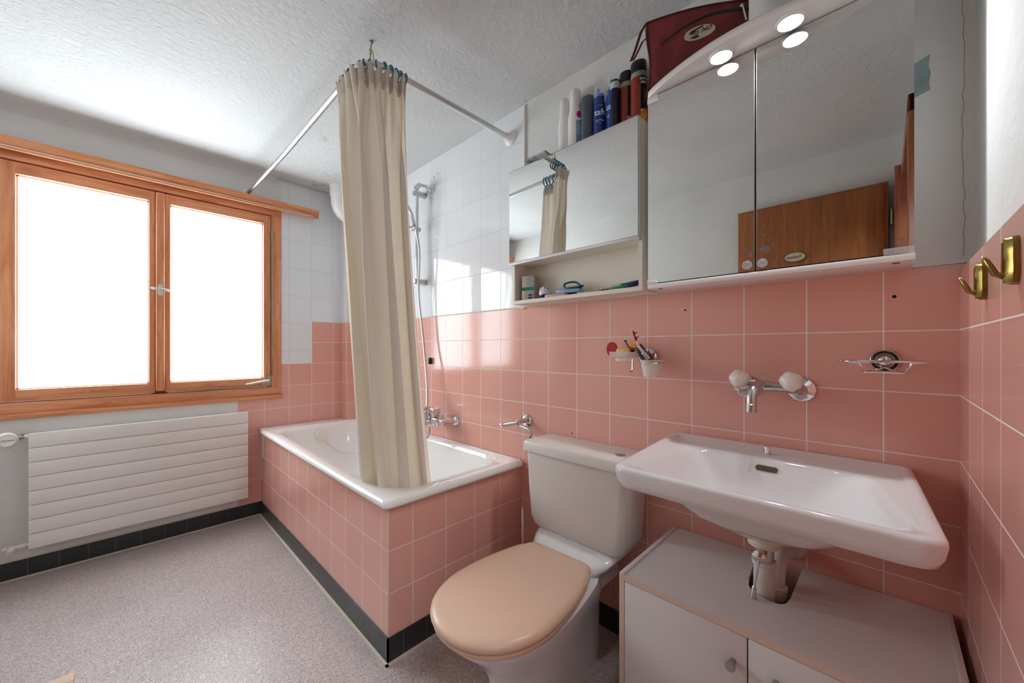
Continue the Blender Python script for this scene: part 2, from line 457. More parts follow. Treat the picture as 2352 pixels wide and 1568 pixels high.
# ------------------------------------------------------------------ the setting
# floor
g = G(); g.box(XW-.2, 1.5, -2.3, .2, -.1, 0)
struct(build(g, 'floor', 'floor', smooth=0))
# ceiling
g = G(); g.box(XW-.2, XR+.3, YO-.15, .2, CEIL, CEIL+.1)
c = build(g, 'ceiling', 'ceiling', smooth=0); struct(c)
stained(M['ceiling'], [(-2.19, -.56, .07, .35), (-2.62, -.36, .09, .35), (-2.83, -.38, .10, .7)])
# soft rounding where the ceiling meets the window wall
g = G()
poly = [(XW, CEIL-.035)] + [(XW+.05*(1-math.cos(t)), CEIL-.035+.035*math.sin(t)) for t in [PI/2*k/8 for k in range(1, 9)]] + [(XW+.05, CEIL+.002), (XW, CEIL+.002)]
g.prism([(p[0], p[1]) for p in poly], 'y', YO, -.62)
build(g, 'ceiling_cove', 'ceiling', c, smooth=60)

# back wall (with the basin): white tile over the tub, plaster over the rest, pink below
g = G()
g.box(XW-.2, XR+.2, 0, .15, -.02, PINKTOP, mi=0)
g.box(XW-.2, -1.198, 0, .15, PINKTOP, CEIL+.05, mi=1)
g.box(-1.198, XR+.2, -.006, .15, PINKTOP+.001, CEIL+.05, mi=2)
wb = build(g, 'wall_back', ['pink_b', 'white_b', 'plaster'], smooth=0); struct(wb)
for hx, hz, hr in ((-.477, 1.239, .0032), (.019, 1.238, .0042), (-.937, .744, .003)):
    g = G(); g.lathe((hx, .002, hz), (0,-1,0), [(hr, 0), (hr, .0026)], n=14)
    build(g, 'screw_hole', 'dark', wb, smooth=0)
for hx, hz in ((-1.905, 2.172), (-1.95, 2.165)):
    g = G(); g.lathe((hx, .002, hz), (0,-1,0), [(.0035, 0), (.0035, .003)], n=10)
    build(g, 'red_plug', 'red_pl', wb, smooth=0)
g = G(); pts = [(.052, 1.798), (.078, 1.809), (.0755, 1.78), (.079, 1.765), (.0765, 1.74), (.0785, 1.724), (.052, 1.716)]
g.prism([(x, z) for x, z in pts], 'y', -.0068, -.0055)
build(g, 'bare_paint_patch', 'bluepatch', wb, smooth=0)
g = G(); pts = [(.128+.0012*math.sin(k*1.7)+.0009*math.sin(k*4.1)+.0015*math.sin(k*.31), -.0064, 1.32+k*.0175) for k in range(50)]
g.tube(pts, .0004, 5); build(g, 'hairline_crack', 'crack', wb)
# rounded plaster fillet in the corner above the tiles
g = G(); R = .014; cxx = XR+.022
arc = [(cxx-R+R*math.sin(t), -R+R*math.cos(t)-.006) for t in [PI/2*k/6 for k in range(7)]] + [(cxx+.004, -R-.006), (cxx+.004, .004), (cxx-R, .004)]
g.loft([[(x, y, z) for x, y in arc] for z in (PINKTOP+.001, 1.7, CEIL)])
build(g, 'corner_plaster', 'plaster', wb, smooth=60)
# conduit beside the white tiles
g = G(); g.box(-1.207, -1.192, -.016, 0, 1.62, 2.262, bev=.003)
struct(build(g, 'trim_1', 'white_pl', origin=(-1.2, 0, 1.62)))
g = G(); g.box(-1.226, -1.2, -.008, 0, PINKTOP-.008, PINKTOP+.004, bev=.002); g.box(XW, -1.2, -.002, 0, PINKTOP-.003, PINKTOP+.001)
build(g, 'grout_bead', 'grout_line', wb)

# right wall with a doorway behind the camera
D0, D1, DT = -1.85, -1.09, 2.02
g = G()
RT = 1.29
g.box(XR, XR+.15, D1, .15, -.02, RT, mi=0)
g.box(XR+.022, XR+.15, D1, .15, RT, CEIL+.05, mi=1)
g.box(XR, XR+.15, YO-.15, D0, -.02, CEIL+.05, mi=1)
g.box(XR+.022, XR+.15, D0, D1, DT, CEIL+.05, mi=1)
wr = build(g, 'wall_right', ['pink_r', 'plaster'], smooth=0); struct(wr)
# opposite wall
g = G(); g.box(XW-.2, XR+.2, YO-.15, YO, -.02, CEIL+.05)
struct(build(g, 'wall_front', 'plaster', smooth=0))
# hallway beyond the doorway
g = G(); g.box(1.2, 1.3, -2.4, .1, 0, 2.4); g.box(XR+.15, 1.3, -2.4, -2.3, 0, 2.4); g.box(XR+.15, 1.3, 0, .1, 0, 2.4); g.box(XR+.15, 1.3, -2.4, .1, 2.3, 2.4)
struct(build(g, 'wall_hallway', 'plaster', smooth=0))
hl = thing('hall_fill_lamp', 'added round fill lamp in the unseen hallway behind the camera', 'lamp', (.72, -1.5, 2.25))  # unseen lamp, added to brighten the bathroom through the doorway
g = G(); g.lathe((.72, -1.5, 2.298), (0,0,-1), [(.2, 0), (.21, .01), (.21, .03)], n=32); build(g, 'fill_lamp_base', 'white_lac', hl)
g = G(); g.lathe((.72, -1.5, 2.268), (0,0,-1), [(.20, 0), (.205, .02), (.17, .05), (.1, .07), (.001, .075)], n=32); build(g, 'fill_lamp_shade', 'fill_glow', hl)
# window wall, opening cut out
WY0, WY1, WZ0, WZ1 = -1.90, -.585, .79, 2.055
g = G(); X0 = XW-.25
g.box(X0, XW, YO-.15, -.842, -.02, WZ0, mi=2)
g.box(X0, XW, -.842, .1, -.02, WZ0, mi=0)
g.box(X0, XW, YO-.15, WY0, WZ0, WZ1, mi=2)
g.box(X0, XW, YO-.15, WY1, WZ1, CEIL+.05, mi=2)
ZS = Z0+6*P_
g.box(X0, XW, WY1, .1, WZ0, ZS, mi=0)
g.box(X0, XW, WY1, -.385, ZS, CEIL+.05, mi=1)
g.box(X0, XW, -.385, .1, ZS, PINKTOP, mi=0)
g.box(X0, XW, -.385, .1, PINKTOP, CEIL+.05, mi=1)
wl = build(g, 'wall_left', ['pink_l', 'white_l', 'plaster'], smooth=0); struct(wl)
g = G()   # boxed corner beside the tub
g.box(XW, -2.819, -.171, 0, .0, PINKTOP, mi=0); g.box(XW, -2.819, -.171, 0, PINKTOP, CEIL+.01, mi=1)
build(g, 'boxed_pipe_casing', ['pink_b', 'white_b'], wl, smooth=0)
for o in (wl,):
    g = G(); g.tube([(-2.819, -.171, .6), (-2.819, -.171, 2.25)], .0022, 6); build(g, 'casing_edge_grout', 'grout_line', wl)
g = G(); g.tube([(XW+.012+.0015*math.sin(k), -.62+.01*k*1.2, CEIL-.004) for k in range(40)], .0022, 5); build(g, 'grout_bead', 'grout_line', wl)

# black base tiles
g = G(); g.box(XW, XW+.008, YO, YT, 0, Z0)
bl = build(g, 'baseboard_left', 'black_y', smooth=0); struct(bl)
g = G(); g.box(XW+.008, XW+.014, YO, YT, 0, .006); g.box(XW, XW+.006, YO, YT, Z0, Z0+.005); build(g, 'sealant_line', 'grout_line', bl, smooth=0)
g = G(); g.box(XT+.002, -.51, -.008, 0, 0, Z0); g.box(-.51, XR, -.008, 0, 0, Z0)
struct(build(g, 'baseboard_back', 'black_x', smooth=0))
g = G(); g.box(XR-.008, XR, D1, -.008, 0, Z0); struct(build(g, 'baseboard_right', 'black_y', smooth=0))

# door lining round the doorway
dl = bpy.data.objects.new('door_1', None); COL.objects.link(dl); dl.location = (XR, -1.39, 0); LOC['door_1'] = Vector(dl.location); struct(dl)
g = G()
g.box(XR-.06, XR+.17, D1-.02, D1+.045, 0, DT+.05, bev=.004); g.box(XR-.085, XR+.17, D0-.045, D0+.02, 0, DT+.05, bev=.004)
g.box(XR-.06, XR+.17, D0-.045, D1+.045, DT-.02, DT+.05, bev=.004)
build(g, 'door_frame', 'frame_wood', dl)
g = G(); g.box(XR+.05, XR+.17, D0+.02, D0+.05, 0, DT-.02); g.box(XR+.05, XR+.17, D1-.05, D1-.02, 0, DT-.02); g.box(XR+.05, XR+.17, D0+.02, D1-.02, DT-.05, DT-.02)
build(g, 'door_rebate', 'door_wood', dl)
# open door leaf against the opposite wall
lf = bpy.data.objects.new('door_2', None); COL.objects.link(lf); lf.location = (.02, -1.9, 0); LOC['door_2'] = Vector(lf.location); struct(lf)
g = G(); g.box(-.69, .017, -1.925, -1.888, .01, 2.015, bev=.004); g.box(-.675, .002, -1.888, -1.882, .02, 2.0, bev=.002)
build(g, 'door_panel', 'door_wood', lf)
g = G(); g.cyl((.03, -1.9, 1.78), (.03, -1.9, 1.86), .008); g.cyl((.03, -1.9, .3), (.03, -1.9, .38), .008); g.cyl((.03,-1.9,1.795),(.06,-1.9,1.795),.005); build(g, 'hinge', 'nickel', lf)
g = G(); el = [(-.385+.055*math.cos(2*PI*k/40), 1.668+.03*math.sin(2*PI*k/40)) for k in range(40)]
g.prism(el, 'y', -1.882, -1.877); sg = build(g, 'door_sign', 'txt_k', lf)
LOC[sg.name] = LOC['door_2']
g = G(); el = [(-.385+.051*math.cos(2*PI*k/40), 1.668+.027*math.sin(2*PI*k/40)) for k in range(40)]
g.prism(el, 'y', -1.8772, -1.876); o = build(g, 'sign_face', 'badge', lf); o.parent = sg
o = text_flat('Toilette', .025, (-.385, -1.8752, 1.668), (-1,0,0), (0,0,1), 'txt_k', lf, 'sign_lettering', shear=.35); o.parent = sg

# ------------------------------------------------------------------ window
win = bpy.data.objects.new('window_1', None); COL.objects.link(win); win.location = (XW, -1.24, WZ0); LOC['window_1'] = Vector(win.location); struct(win)
xf = XW+.004          # face of the fixed frame
g = G()
g.box(XW-.08, xf, WY0, WY1, WZ0, .846, bev=.002, mi=0); g.box(XW-.08, xf, WY0, WY1, 2.012, WZ1, bev=.002, mi=0)
build(g, 'frame_rail', 'wood_y', win)
g = G(); g.box(XW-.08, xf, -.648, WY1, .8462, 2.0118, bev=.001); g.box(XW-.08, xf, WY0, -1.83, .8462, 2.0118, bev=.001)
g.box(XW-.08, XW-.052, -1.25, -1.18, .8462, 2.0118)
build(g, 'frame_post', 'wood_z', win)
g = G()
g.box(XW-.005, XW+.022, WY0, -.578, .768, .792, bev=.004)
build(g, 'window_sill', 'wood_y', win)
def sash(y0, y1, gy0, gy1):
    xs = XW+.006; z0, z1, gz0, gz1 = .853, 2.004, .908, 1.948
    g = G(); g.box(XW-.05, xs, y0, gy0, z0, z1, bev=.003); g.box(XW-.05, xs, gy1, y1, z0, z1, bev=.003)
    s = build(g, 'sash', 'wood_z', win)
    g = G(); g.box(XW-.05, xs, gy0-.001, gy1+.001, z0, gz0, bev=.002); g.box(XW-.05, xs, gy0-.001, gy1+.001, gz1, z1, bev=.002)
    o = build(g, 'sash_rail', 'wood_y', win); o.parent = s
    LOC[s.name] = LOC[win.name]
    g = G(); b = .008
    g.box(XW-.035, XW-.018, gy0, gy1, gz0, gz0+b*.7); g.box(XW-.035, XW-.018, gy0, gy1, gz1-b*.7, gz1); g.box(XW-.035, XW-.018, gy0, gy0+b*.7, gz0, gz1); g.box(XW-.035, XW-.018, gy1-b*.7, gy1, gz0, gz1)
    o = build(g, 'glazing_seal', 'white_lac', win); o.parent = s
    g = G(); g.box(XW-.036, XW-.03, gy0, gy1, gz0, 1.806, mi=0); g.box(XW-.036, XW-.03, gy0, gy1, 1.806, gz1, mi=1)
    o = build(g, 'window_pane', ['glass_lo', 'glass_hi'], win, smooth=0); o.parent = s
    for cy, cz in ((.5*(gy0+gy1), gz0-.028), (.5*(gy0+gy1), gz1+.03), ):
        g = G(); g.lathe((xs-.001, cy, cz), (1,0,0), [(.006, 0), (.006, .0022), (.003, .0022)], n=14); o = build(g, 'screw_cap', 'satin', win); o.parent = s
    return s
sA = sash(-1.815, -1.238, -1.739, -1.264); sB = sash(-1.196, -.652, -1.172, -.694)
for yy in (-1.251, -1.184):
    for zz in (1.02, 1.80):
        g = G(); g.lathe((XW+.005, yy, zz), (1,0,0), [(.006, 0), (.006, .0022), (.003, .0022)], n=14); o = build(g, 'screw_cap', 'satin', win)
g = G(); g.box(XW-.01, XW+.022, -1.236, -1.197, .862, 2.002, bev=.007, seg=3)
build(g, 'window_astragal', 'wood_z', win)
g = G()
el = rpoly([(-1.228, 1.41), (-1.205, 1.41), (-1.205, 1.475), (-1.228, 1.475)], .0112, 6)
g.prism(el, 'x', XW+.022, XW+.027); g.cyl((XW+.025, -1.2165, 1.4435), (XW+.05, -1.2165, 1.4435), .008)
g.tube([(XW+.047, -1.2165+.042*t, 1.4435-.0045*t) for t in (-1, -.85, -.5, 0, .5, .85, 1)], .006, radii=[.003, .0055, .0065, .0075, .0065, .0055, .003])
build(g, 'window_handle', 'alu', win)
g = G()   # tilt mechanism along the right sash
g.cyl((XW+.012, -.646, .93), (XW+.012, -.646, 1.885), .003, n=8); g.cyl((XW+.012, -.646, 1.86), (XW+.012, -.646, 1.90), .005, n=8)
g.cyl((XW+.012, -1.12, .853), (XW+.012, -.70, .856), .003, n=8); g.cyl((XW+.012, -1.15, .852), (XW+.012, -1.11, .853), .005, n=8)
g.prism(rpoly([(-.71, .862), (-.652, .862), (-.652, .925), (-.675, .925), (-.68, .89), (-.71, .88)], .003, 2), 'x', XW+.006, XW+.014)
build(g, 'tilt_linkage', 'nickel', win)
g = G(); g.tube([(XW+.022, -.665, .891), (XW+.026, -.70, .888), (XW+.032, -.76, .879), (XW+.034, -.80, .874)], .005, radii=[.009, .007, .006, .004], n=10)
build(g, 'tilt_lever', 'cream_pl', win)

# pelmet over the window
pm = thing('curtain_pelmet', 'long orange pine curtain pelmet with white track grooves above the window', 'pelmet', (XW, -1.1, 2.04))
g = G(); x1 = XW+.085
prof = [(x1-.018, 2.036), (x1-.004, 2.036), (x1-.002, 2.044), (x1-.008, 2.05), (x1-.003, 2.058), (x1+.006, 2.066), (x1+.008, 2.08), (x1+.012, 2.084), (x1+.012, 2.09), (x1-.018, 2.09)]
g.prism(prof, 'y', -1.93, -.365)
build(g, 'fascia', 'wood_y', pm, smooth=50)
g = G(); g.box(XW, x1-.016, -1.93, -.385, 2.072, 2.09); build(g, 'top_board', 'wood_y', pm)
g = G(); g.box(x1-.05, x1-.018, -1.93, -.385, 2.048, 2.072); build(g, 'curtain_track', 'white_pl', pm)
g = G(); g.box(x1-.0035, x1-.0005, -1.93, -.40, 2.0455, 2.0485); build(g, 'track_lip', 'white_pl', pm)

# radiator
rd = thing('radiator', 'cream flat panel radiator with eight horizontal sections under the window', 'radiator', (XW, -1.24, .15))
xr = XW+.085; ry0, ry1, rz0, rz1 = -1.691, -.799, .155, .702
g = G(); hh = (rz1-rz0)/8
for k in range(8):
    g.box(xr-.014, xr, ry0, ry1, rz0+k*hh+(.0012 if k else 0), rz0+(k+1)*hh-(.0012 if k < 7 else 0), bev=.0012, mi=0)
g.box(xr-.012, xr-.003, ry0+.008, ry1-.008, rz0+.004, rz1-.004, mi=1)
build(g, 'front_panel', ['radiator', 'radiator_gap'], rd)
g = G(); g.box(xr-.05, xr-.016, ry0+.01, ry1-.01, rz0+.01, rz1-.012, bev=.004); build(g, 'back_panel', 'radiator', rd)
for yy in (-.86, -1.60):
    for za, zb in ((rz1-.1, rz1-.02), (rz0, rz0+.06)):
        g = G(); g.box(XW, xr-.03, yy-.012, yy+.012, za, zb); build(g, 'wall_bracket', 'radiator', rd)
g = G(); g.cyl((xr-.03, ry0+.01, .686), (xr-.03, ry0-.014, .686), .009, mi=0); g.cyl((xr-.03, ry0-.012, .686), (xr-.03, ry0-.03, .686), .007, mi=1); g.cyl((xr-.03, ry0-.022, .686), (xr-.03, ry0-.042, .686), .012, n=6, mi=1); g.cyl((xr-.03, ry0-.03, .686), (XW, ry0-.03, .686), .007, mi=1)
build(g, 'valve_body', ['cream_pl', 'nickel'], rd)
vc = Vector((xr-.01, -1.757, .679)); va = Vector((1, .35, .12)).normalized()
g = G(); g.lathe(vc-va*.03, va, [(.02, 0), (.034, .004), (.038, .02), (.036, .034), (.029, .042), (.0285, .0435)], n=32)
vh = build(g, 'thermostatic_head', 'white_pl', rd, smooth=50); LOC[vh.name] = LOC[rd.name]
g = G(); e1 = va.cross(Vector((0,0,1))).normalized(); e2 = e1.cross(va)
g.tube([vc+va*.0138+(e1*math.cos(t)+e2*math.sin(t))*.0275 for t in [2*PI*k/36 for k in range(36)]], .0007, 6, closed=True); o = build(g, 'head_ring', 'txt_g', rd); o.parent = vh
o = text_flat('Danfoss', .013, vc+va*.0142, -e1, e2, 'txt_k', rd, 'head_lettering', shear=.5); o.parent = vh
g = G(); g.cyl((xr-.03, ry0+.01, .168), (xr-.03, ry0-.012, .168), .008); g.cyl((xr-.03, ry0-.01, .168), (xr-.03, ry0-.032, .168), .011, n=8); g.tube([(xr-.03, ry0-.03, .168), (xr-.035, ry0-.06, .166), (xr-.05, ry0-.1, .162), (xr-.05, YO+.01, .16)], .0075); g.cyl((xr-.03, ry0-.05, .168), (xr+.0, ry0-.06, .158), .011); g.ball((xr-.035, ry0-.075, .166), .0105)
build(g, 'return_pipe', 'cream_pl', rd)

# ------------------------------------------------------------------ bath tub
tb = thing('bathtub', 'white enamelled bathtub built in behind pink tiled panels', 'bathtub', (-2.05, -.36, 0))
g = G()
x0, x1, y0, y1 = -2.86, -1.20, -.732, -.002
def tl(x0, x1, y0, y1, r, z): return at_z(rect(x0, x1, y0, y1, r, 8), z)
loops = [tl(x0+.012, x1-.014, y0+.012, y1, .02, .548), tl(x0+.003, x1-.003, y0+.003, y1, .024, .549), tl(x0, x1, y0, y1, .028, .556), tl(x0+.002, x1-.002, y0+.002, y1, .03, .567), tl(x0+.012, x1-.012, y0+.012, y1-.003, .03, .5745), tl(x0+.025, x1-.028, y0+.028, y1-.012, .05, .5745),
 tl(-2.81, -1.278, -.668, -.042, .14, .572), tl(-2.80, -1.288, -.66, -.05, .15, .565), tl(-2.79, -1.30, -.652, -.058, .15, .545), tl(-2.76, -1.335, -.64, -.07, .15, .45), tl(-2.70, -1.40, -.622, -.09, .15, .32), tl(-2.64, -1.46, -.60, -.11, .15, .23), tl(-2.58, -1.53, -.56, -.15, .14, .19), tl(-2.5, -1.65, -.5, -.21, .1, .178)]
g.loft(loops, cap0=False, cap1=True)
build(g, 'tub_shell', 'enamel', tb, smooth=70)
g = G(); g.box(XW, XT, YT, YT+.02, Z0, .549, mi=0); g.box(XT-.02, XT, YT+.02, 0, Z0, .549, mi=1); g.box(XW, XT, YT, YT+.02, .0, Z0)
ap = build(g, 'tiled_panel', ['pink_tf', 'pink_te'], tb, smooth=0)
g = G(); g.box(XT-.002, XT+.0008, YT-.0008, YT+.004, Z0, .549, bev=.001); g.box(XW, XT, YT-.004, YT+.01, .545, .551, bev=.001); g.box(XT-.01, XT+.004, YT, -.001, .545, .551, bev=.001)
build(g, 'edge_grout', 'grout_line', tb)
g = G(); g.box(XW, -2.862, YT-.0015, YT, Z0+2*P_+.002, .5445); g.box(XW, -2.905, YT-.0015, YT, Z0+P_+.002, Z0+2*P_-.002)
build(g, 'white_tile_infill', 'white_strip', tb, smooth=0)
g = G(); g.box(XW, -2.862, -.72, -.171, .545, .575, bev=.003); build(g, 'tiled_ledge', 'white_strip', tb)
g = G(); g.box(XW+.008, XT+.006, YT-.006, YT, 0, Z0, mi=0); bt = build(g, 'base_tiles', 'black_x', tb, smooth=0)
g = G(); g.box(XT, XT+.006, YT-.006, -.008, 0, Z0, mi=0); bt2 = build(g, 'base_tiles', 'black_y', tb, smooth=0)
g = G(); g.box(XW+.008, XT+.016, YT-.016, YT-.006, 0, .004); g.box(XT+.006, XT+.016, YT-.016, -.008, 0, .004); build(g, 'floor_sealant', 'grout_line', tb, smooth=0)
g = G(); ov = Vector((-2.755, -.38, .503)); ax = Vector((1, 0, .25)).normalized()
g.lathe(ov-ax*.012, ax, [(.028, 0), (.036, .004), (.037, .014), (.033, .019), (.001, .021)], n=28)
build(g, 'overflow_cover', 'cream_pl', tb)
g = G(); A = Vector((-2.745, -.365, .47)); B = Vector((-2.60, -.085, .5)); pts = []
for k in range(25):
    t = k/24; p = A.lerp(B, t); p.z -= .13*4*t*(1-t)*(.9); p.x += .02*math.sin(PI*t)+.03*t*(1-t); pts.append(p)
g.tube(pts, .0018, 6); build(g, 'plug_chain', 'chrome_dull', tb)

# ------------------------------------------------------------------ shower rod and curtain
RZ = 2.147
rod = thing('shower_rod', 'bent aluminium shower curtain rod running from tiled wall to window wall', 'rod', (-1.3, -.75, RZ))
pts = [(-1.297, -.004, RZ), (-1.297, -.66, RZ)] + [(-1.297-.075*(1-math.cos(t)), -.68-.075*math.sin(t), RZ) for t in [PI/2*k/8 for k in range(9)]] + [(-1.6, -.757, RZ-.004), (-2.2, -.762, RZ-.012), (-2.5, -.772, RZ-.017), (-2.925, -.789, 2.12)]
g = G(); g.tube(pts, .0125, 16); build(g, 'rod_tube', 'alu', rod)
g = G(); g.lathe((-1.297, 0, RZ), (0,-1,0), [(.036, 0), (.036, .006), (.03, .012), (.02, .016), (.018, .034), (.013, .036)], n=28); build(g, 'wall_flange', 'white_pl', rod)
g = G(); g.lathe((XW, -.789, 2.12), (1,0,0), [(.03, 0), (.03, .004), (.02, .01), (.015, .012)], n=24); build(g, 'wall_flange', 'white_pl', rod)
g = G(); g.cyl((-1.364, -.701, CEIL), (-1.364, -.703, 2.235), .003, n=8, mi=0); g.ball((-1.364, -.701, CEIL-.004), .007, mi=0)
g.tube([(-1.366, -.703, 2.246), (-1.360, -.706, 2.215), (-1.352, -.712, 2.19), (-1.343, -.722, 2.162)], .0028, 7, mi=1)
g.tube([(-1.362, -.703, 2.242), (-1.350, -.702, 2.222), (-1.336, -.705, 2.19), (-1.326, -.712, 2.16)], .0022, 7, mi=1)
g.tube([(-1.362, -.71, 2.238), (-1.38, -.70, 2.232), (-1.372, -.69, 2.24)], .0022, 6, mi=1)
g.tube([(-1.33+.016*math.cos(t), -.733+.016*math.cos(t), RZ+.016*math.sin(t)) for t in [2*PI*k/16 for k in range(16)]], .0025, 6, closed=True, mi=1)
o = build(g, 'hanging_cord', ['nickel', 'string'], rod)

cu = thing('shower_curtain', 'cream fabric shower curtain bunched at the rod corner and hanging into the tub', 'curtain', (-1.38, -.68, .5))
def bez(pts, t):
    n = len(pts)-1; k = min(int(t*n), n-1); u = t*n-k
    p0 = pts[max(k-1, 0)]; p1 = pts[k]; p2 = pts[k+1]; p3 = pts[min(k+2, n)]
    return tuple(.5*((2*b)+(-a+c)*u+(2*a-5*b+4*c-d)*u*u+(-a+3*b-3*c+d)*u**3) for a, b, c, d in zip(p0, p1, p2, p3))
TOPP = [(-1.50, -.762), (-1.43, -.768), (-1.355, -.765), (-1.303, -.72), (-1.288, -.665), (-1.284, -.604)]
BOTP = [(-1.56, -.615), (-1.50, -.635), (-1.43, -.63), (-1.37, -.60), (-1.348, -.53), (-1.338, -.425)]
def cur(s, h):
    """s along the cloth, h 0 at the top .. 1 at the bottom"""
    a = bez(TOPP, s); b = bez(BOTP, s); w = h**1.5
    e = .001
    a2 = bez(TOPP, min(s+e, 1)); a1 = bez(TOPP, max(s-e, 0)); b2 = bez(BOTP, min(s+e, 1)); b1 = bez(BOTP, max(s-e, 0))
    x = a[0]*(1-w)+b[0]*w; y = a[1]*(1-w)+b[1]*w
    dx = (a2[0]-a1[0])*(1-w)+(b2[0]-b1[0])*w; dy = (a2[1]-a1[1])*(1-w)+(b2[1]-b1[1])*w
    L = math.hypot(dx, dy) or 1; nx, ny = dy/L, -dx/L
    k = min(1, max(0, (h-.02)/.22)); k = k*k*(3-2*k)
    ph = s*2*PI
    f1 = math.sin(11*ph+.4+.5*math.sin(ph*2)); f1 = math.copysign(abs(f1)**.6, f1)
    A = 4.6*ph+.9-1.3*h+.9*math.sin(ph+.8)+.5*math.sin(2*ph+3*h)
    f2 = math.sin(A+.45*math.sin(A)) + .22*math.sin(9.3*ph+2.2+2*h)*(1-h)
    off = .015*f1*(1-k)*(1-.4*k) + .027*f2*k*(1+.3*h) + .012*math.sin(A)*(1-k)*min(1, h*10)
    ed = min(1, s*14, (1-s)*14); off *= .3+.7*ed
    tx = (.024+.012*h)*k*math.cos(A+.3)*ed + .004*(1-k)*math.cos(22*ph+.8)*ed
    flare = .012*math.exp(-h*70)
    return (x+nx*(off+flare)+dx/L*tx, y+ny*(off+flare)+dy/L*tx)
ZT, ZB = 2.116, .40
g = G(); NS, NH = 260, 90; rows = []
for j in range(NH+1):
    h = (j/NH)**1.1; row = []
    for i in range(NS+1):
        s = i/NS; x, y = cur(s, h)
        zt = ZT + .008*math.sin(22*PI*s+.4) + .010*s*(1-s)*4
        row.append((x, y, zt+(ZB-zt)*h))
    rows.append(row)
g.grid(rows)
cl = build(g, 'curtain_cloth', 'curtain', cu, smooth=180, recalc=False)
g = G(); rows = []
for j in range(5):
    h = .034*j/4; row = []
    for i in range(NS+1):
        s = i/NS; x, y = cur(s, h); zt = ZT + .008*math.sin(22*PI*s+.4) + .010*s*(1-s)*4
        L = 1.0; row.append((x+.0012, y-.0012, zt+.001+(ZB-zt)*h))
    rows.append(row)
g.grid(rows); build(g, 'header_tape', 'curtain_hem', cu, smooth=180, recalc=False)
ring = None
spots = [(-1.475, -.755), (-1.455, -.755), (-1.43, -.755), (-1.405, -.755), (-1.385, -.753), (-1.352, -.748), (-1.335, -.740), (-1.320, -.725), (-1.306, -.705), (-1.299, -.685), (-1.297, -.66), (-1.297, -.638), (-1.297, -.62), (-1.297, -.60)]
for k, (x, y) in enumerate(spots):
    s = Vector((1, 0)) if k < 5 else (Vector((0, 1)) if k > 8 else Vector((1, 1)).normalized())
    nrm = Vector((s.y, -s.x)); g = G(); tilt = random.uniform(-.3, .3)
    pts = []
    for q in range(18):
        t = 2*PI*q/18; r1 = .021*math.cos(t); zz = .026*math.sin(t)-.009
        pts.append((x+nrm.x*r1+s.x*tilt*zz*.5, y+nrm.y*r1+s.y*tilt*zz*.5, RZ+zz))
    g.tube(pts, .0034, 7, closed=True)
    build(g, 'curtain_ring', 'teal', cu)

# ------------------------------------------------------------------ ventilation elbow by the ceiling
g = G()
ex, ey, r = -2.76, -.245, .068
g.lathe((ex, ey, 2.20), (0,0,1), [(r-.006, 0), (r+.003, .004), (r+.003, .055), (r+.007, CEIL-2.20)], n=32)
pts = [(ex, ey, 2.23), (ex, ey, 2.19)]+[(ex, ey+.08*(1-math.cos(t)), 2.17-.085*math.sin(t)) for t in [PI/2*k/8 for k in range(9)]]+[(ex, -.002, 2.085)]
g.tube(pts, r-.004, 28)
tag(build(g, 'ventilation_pipe', 'white_pl', smooth=50, origin=(ex, ey, 2.2)), 'white plastic ventilation elbow under the ceiling half hidden by the curtain', 'pipe')

# ------------------------------------------------------------------ shower set on the back wall
ss = thing('shower_rail', 'chrome shower rail with hand shower and hose on the tiled wall behind the tub', 'shower', (-2.05, 0, .75))
rx, ry_ = -2.045, -.058
g = G(); g.cyl((rx, ry_, 1.50), (rx, ry_, 2.10), .0095); build(g, 'rail', 'chrome', ss)
for z in (2.075, 1.525):
    g = G(); g.cyl((rx-.004, ry_-.022, z), (rx+.0, -.001, z), .017, .019, n=24, bev=.002); build(g, 'rail_bracket', 'chrome_dull', ss)
g = G(); g.box(rx-.014, rx+.014, ry_-.05, ry_+.02, 1.835, 1.862, bev=.006); g.cyl((rx, ry_-.035, 1.848), (rx+.035, ry_-.035, 1.848), .012, bev=.002); build(g, 'slider', 'chrome_dull', ss)
g = G(); g.tube([(rx+.03, ry_-.04, 1.86), (rx+.022, ry_-.05, 1.92), (rx, ry_-.065, 1.97), (rx-.03, ry_-.09, 2.005)], .011, radii=[.010, .010, .013, .016], n=14)
g.lathe((rx-.03, ry_-.09, 2.02), (-.35, -.4, -1), [(.012, -.01), (.03, .0), (.04, .02), (.038, .028)], n=24)
build(g, 'hand_shower', 'chrome', ss)
g = G(); pts = []
ctrl = [(rx+.036, ry_-.035, 1.845), (rx+.042, -.07, 1.7), (-2.018, -.065, 1.45), (-1.98, -.055, 1.15), (-1.925, -.070, .92), (-1.875, -.10, .80), (-1.845, -.13, .735)]
for k in range(120): pts.append(bez(ctrl, k/119))
g.tube(pts, .007, 10, radii=[.0068+.0009*(k % 2) for k in range(120)]); build(g, 'shower_hose', 'chrome_dull', ss)
g = G(); pts = [bez([(-1.845, -.132, .70), (-1.847, -.14, .64), (-1.825, -.14, .60), (-1.805, -.135, .62), (-1.808, -.13, .665)], k/30) for k in range(31)]
g.tube(pts, .0065, 10); build(g, 'hose_loop', 'chrome_dull', ss)
g = G(); g.obox((-1.975, -.012, 1.03), (.012, .02, .04), bev=.002); build(g, 'hose_clip', 'black_pl', ss)

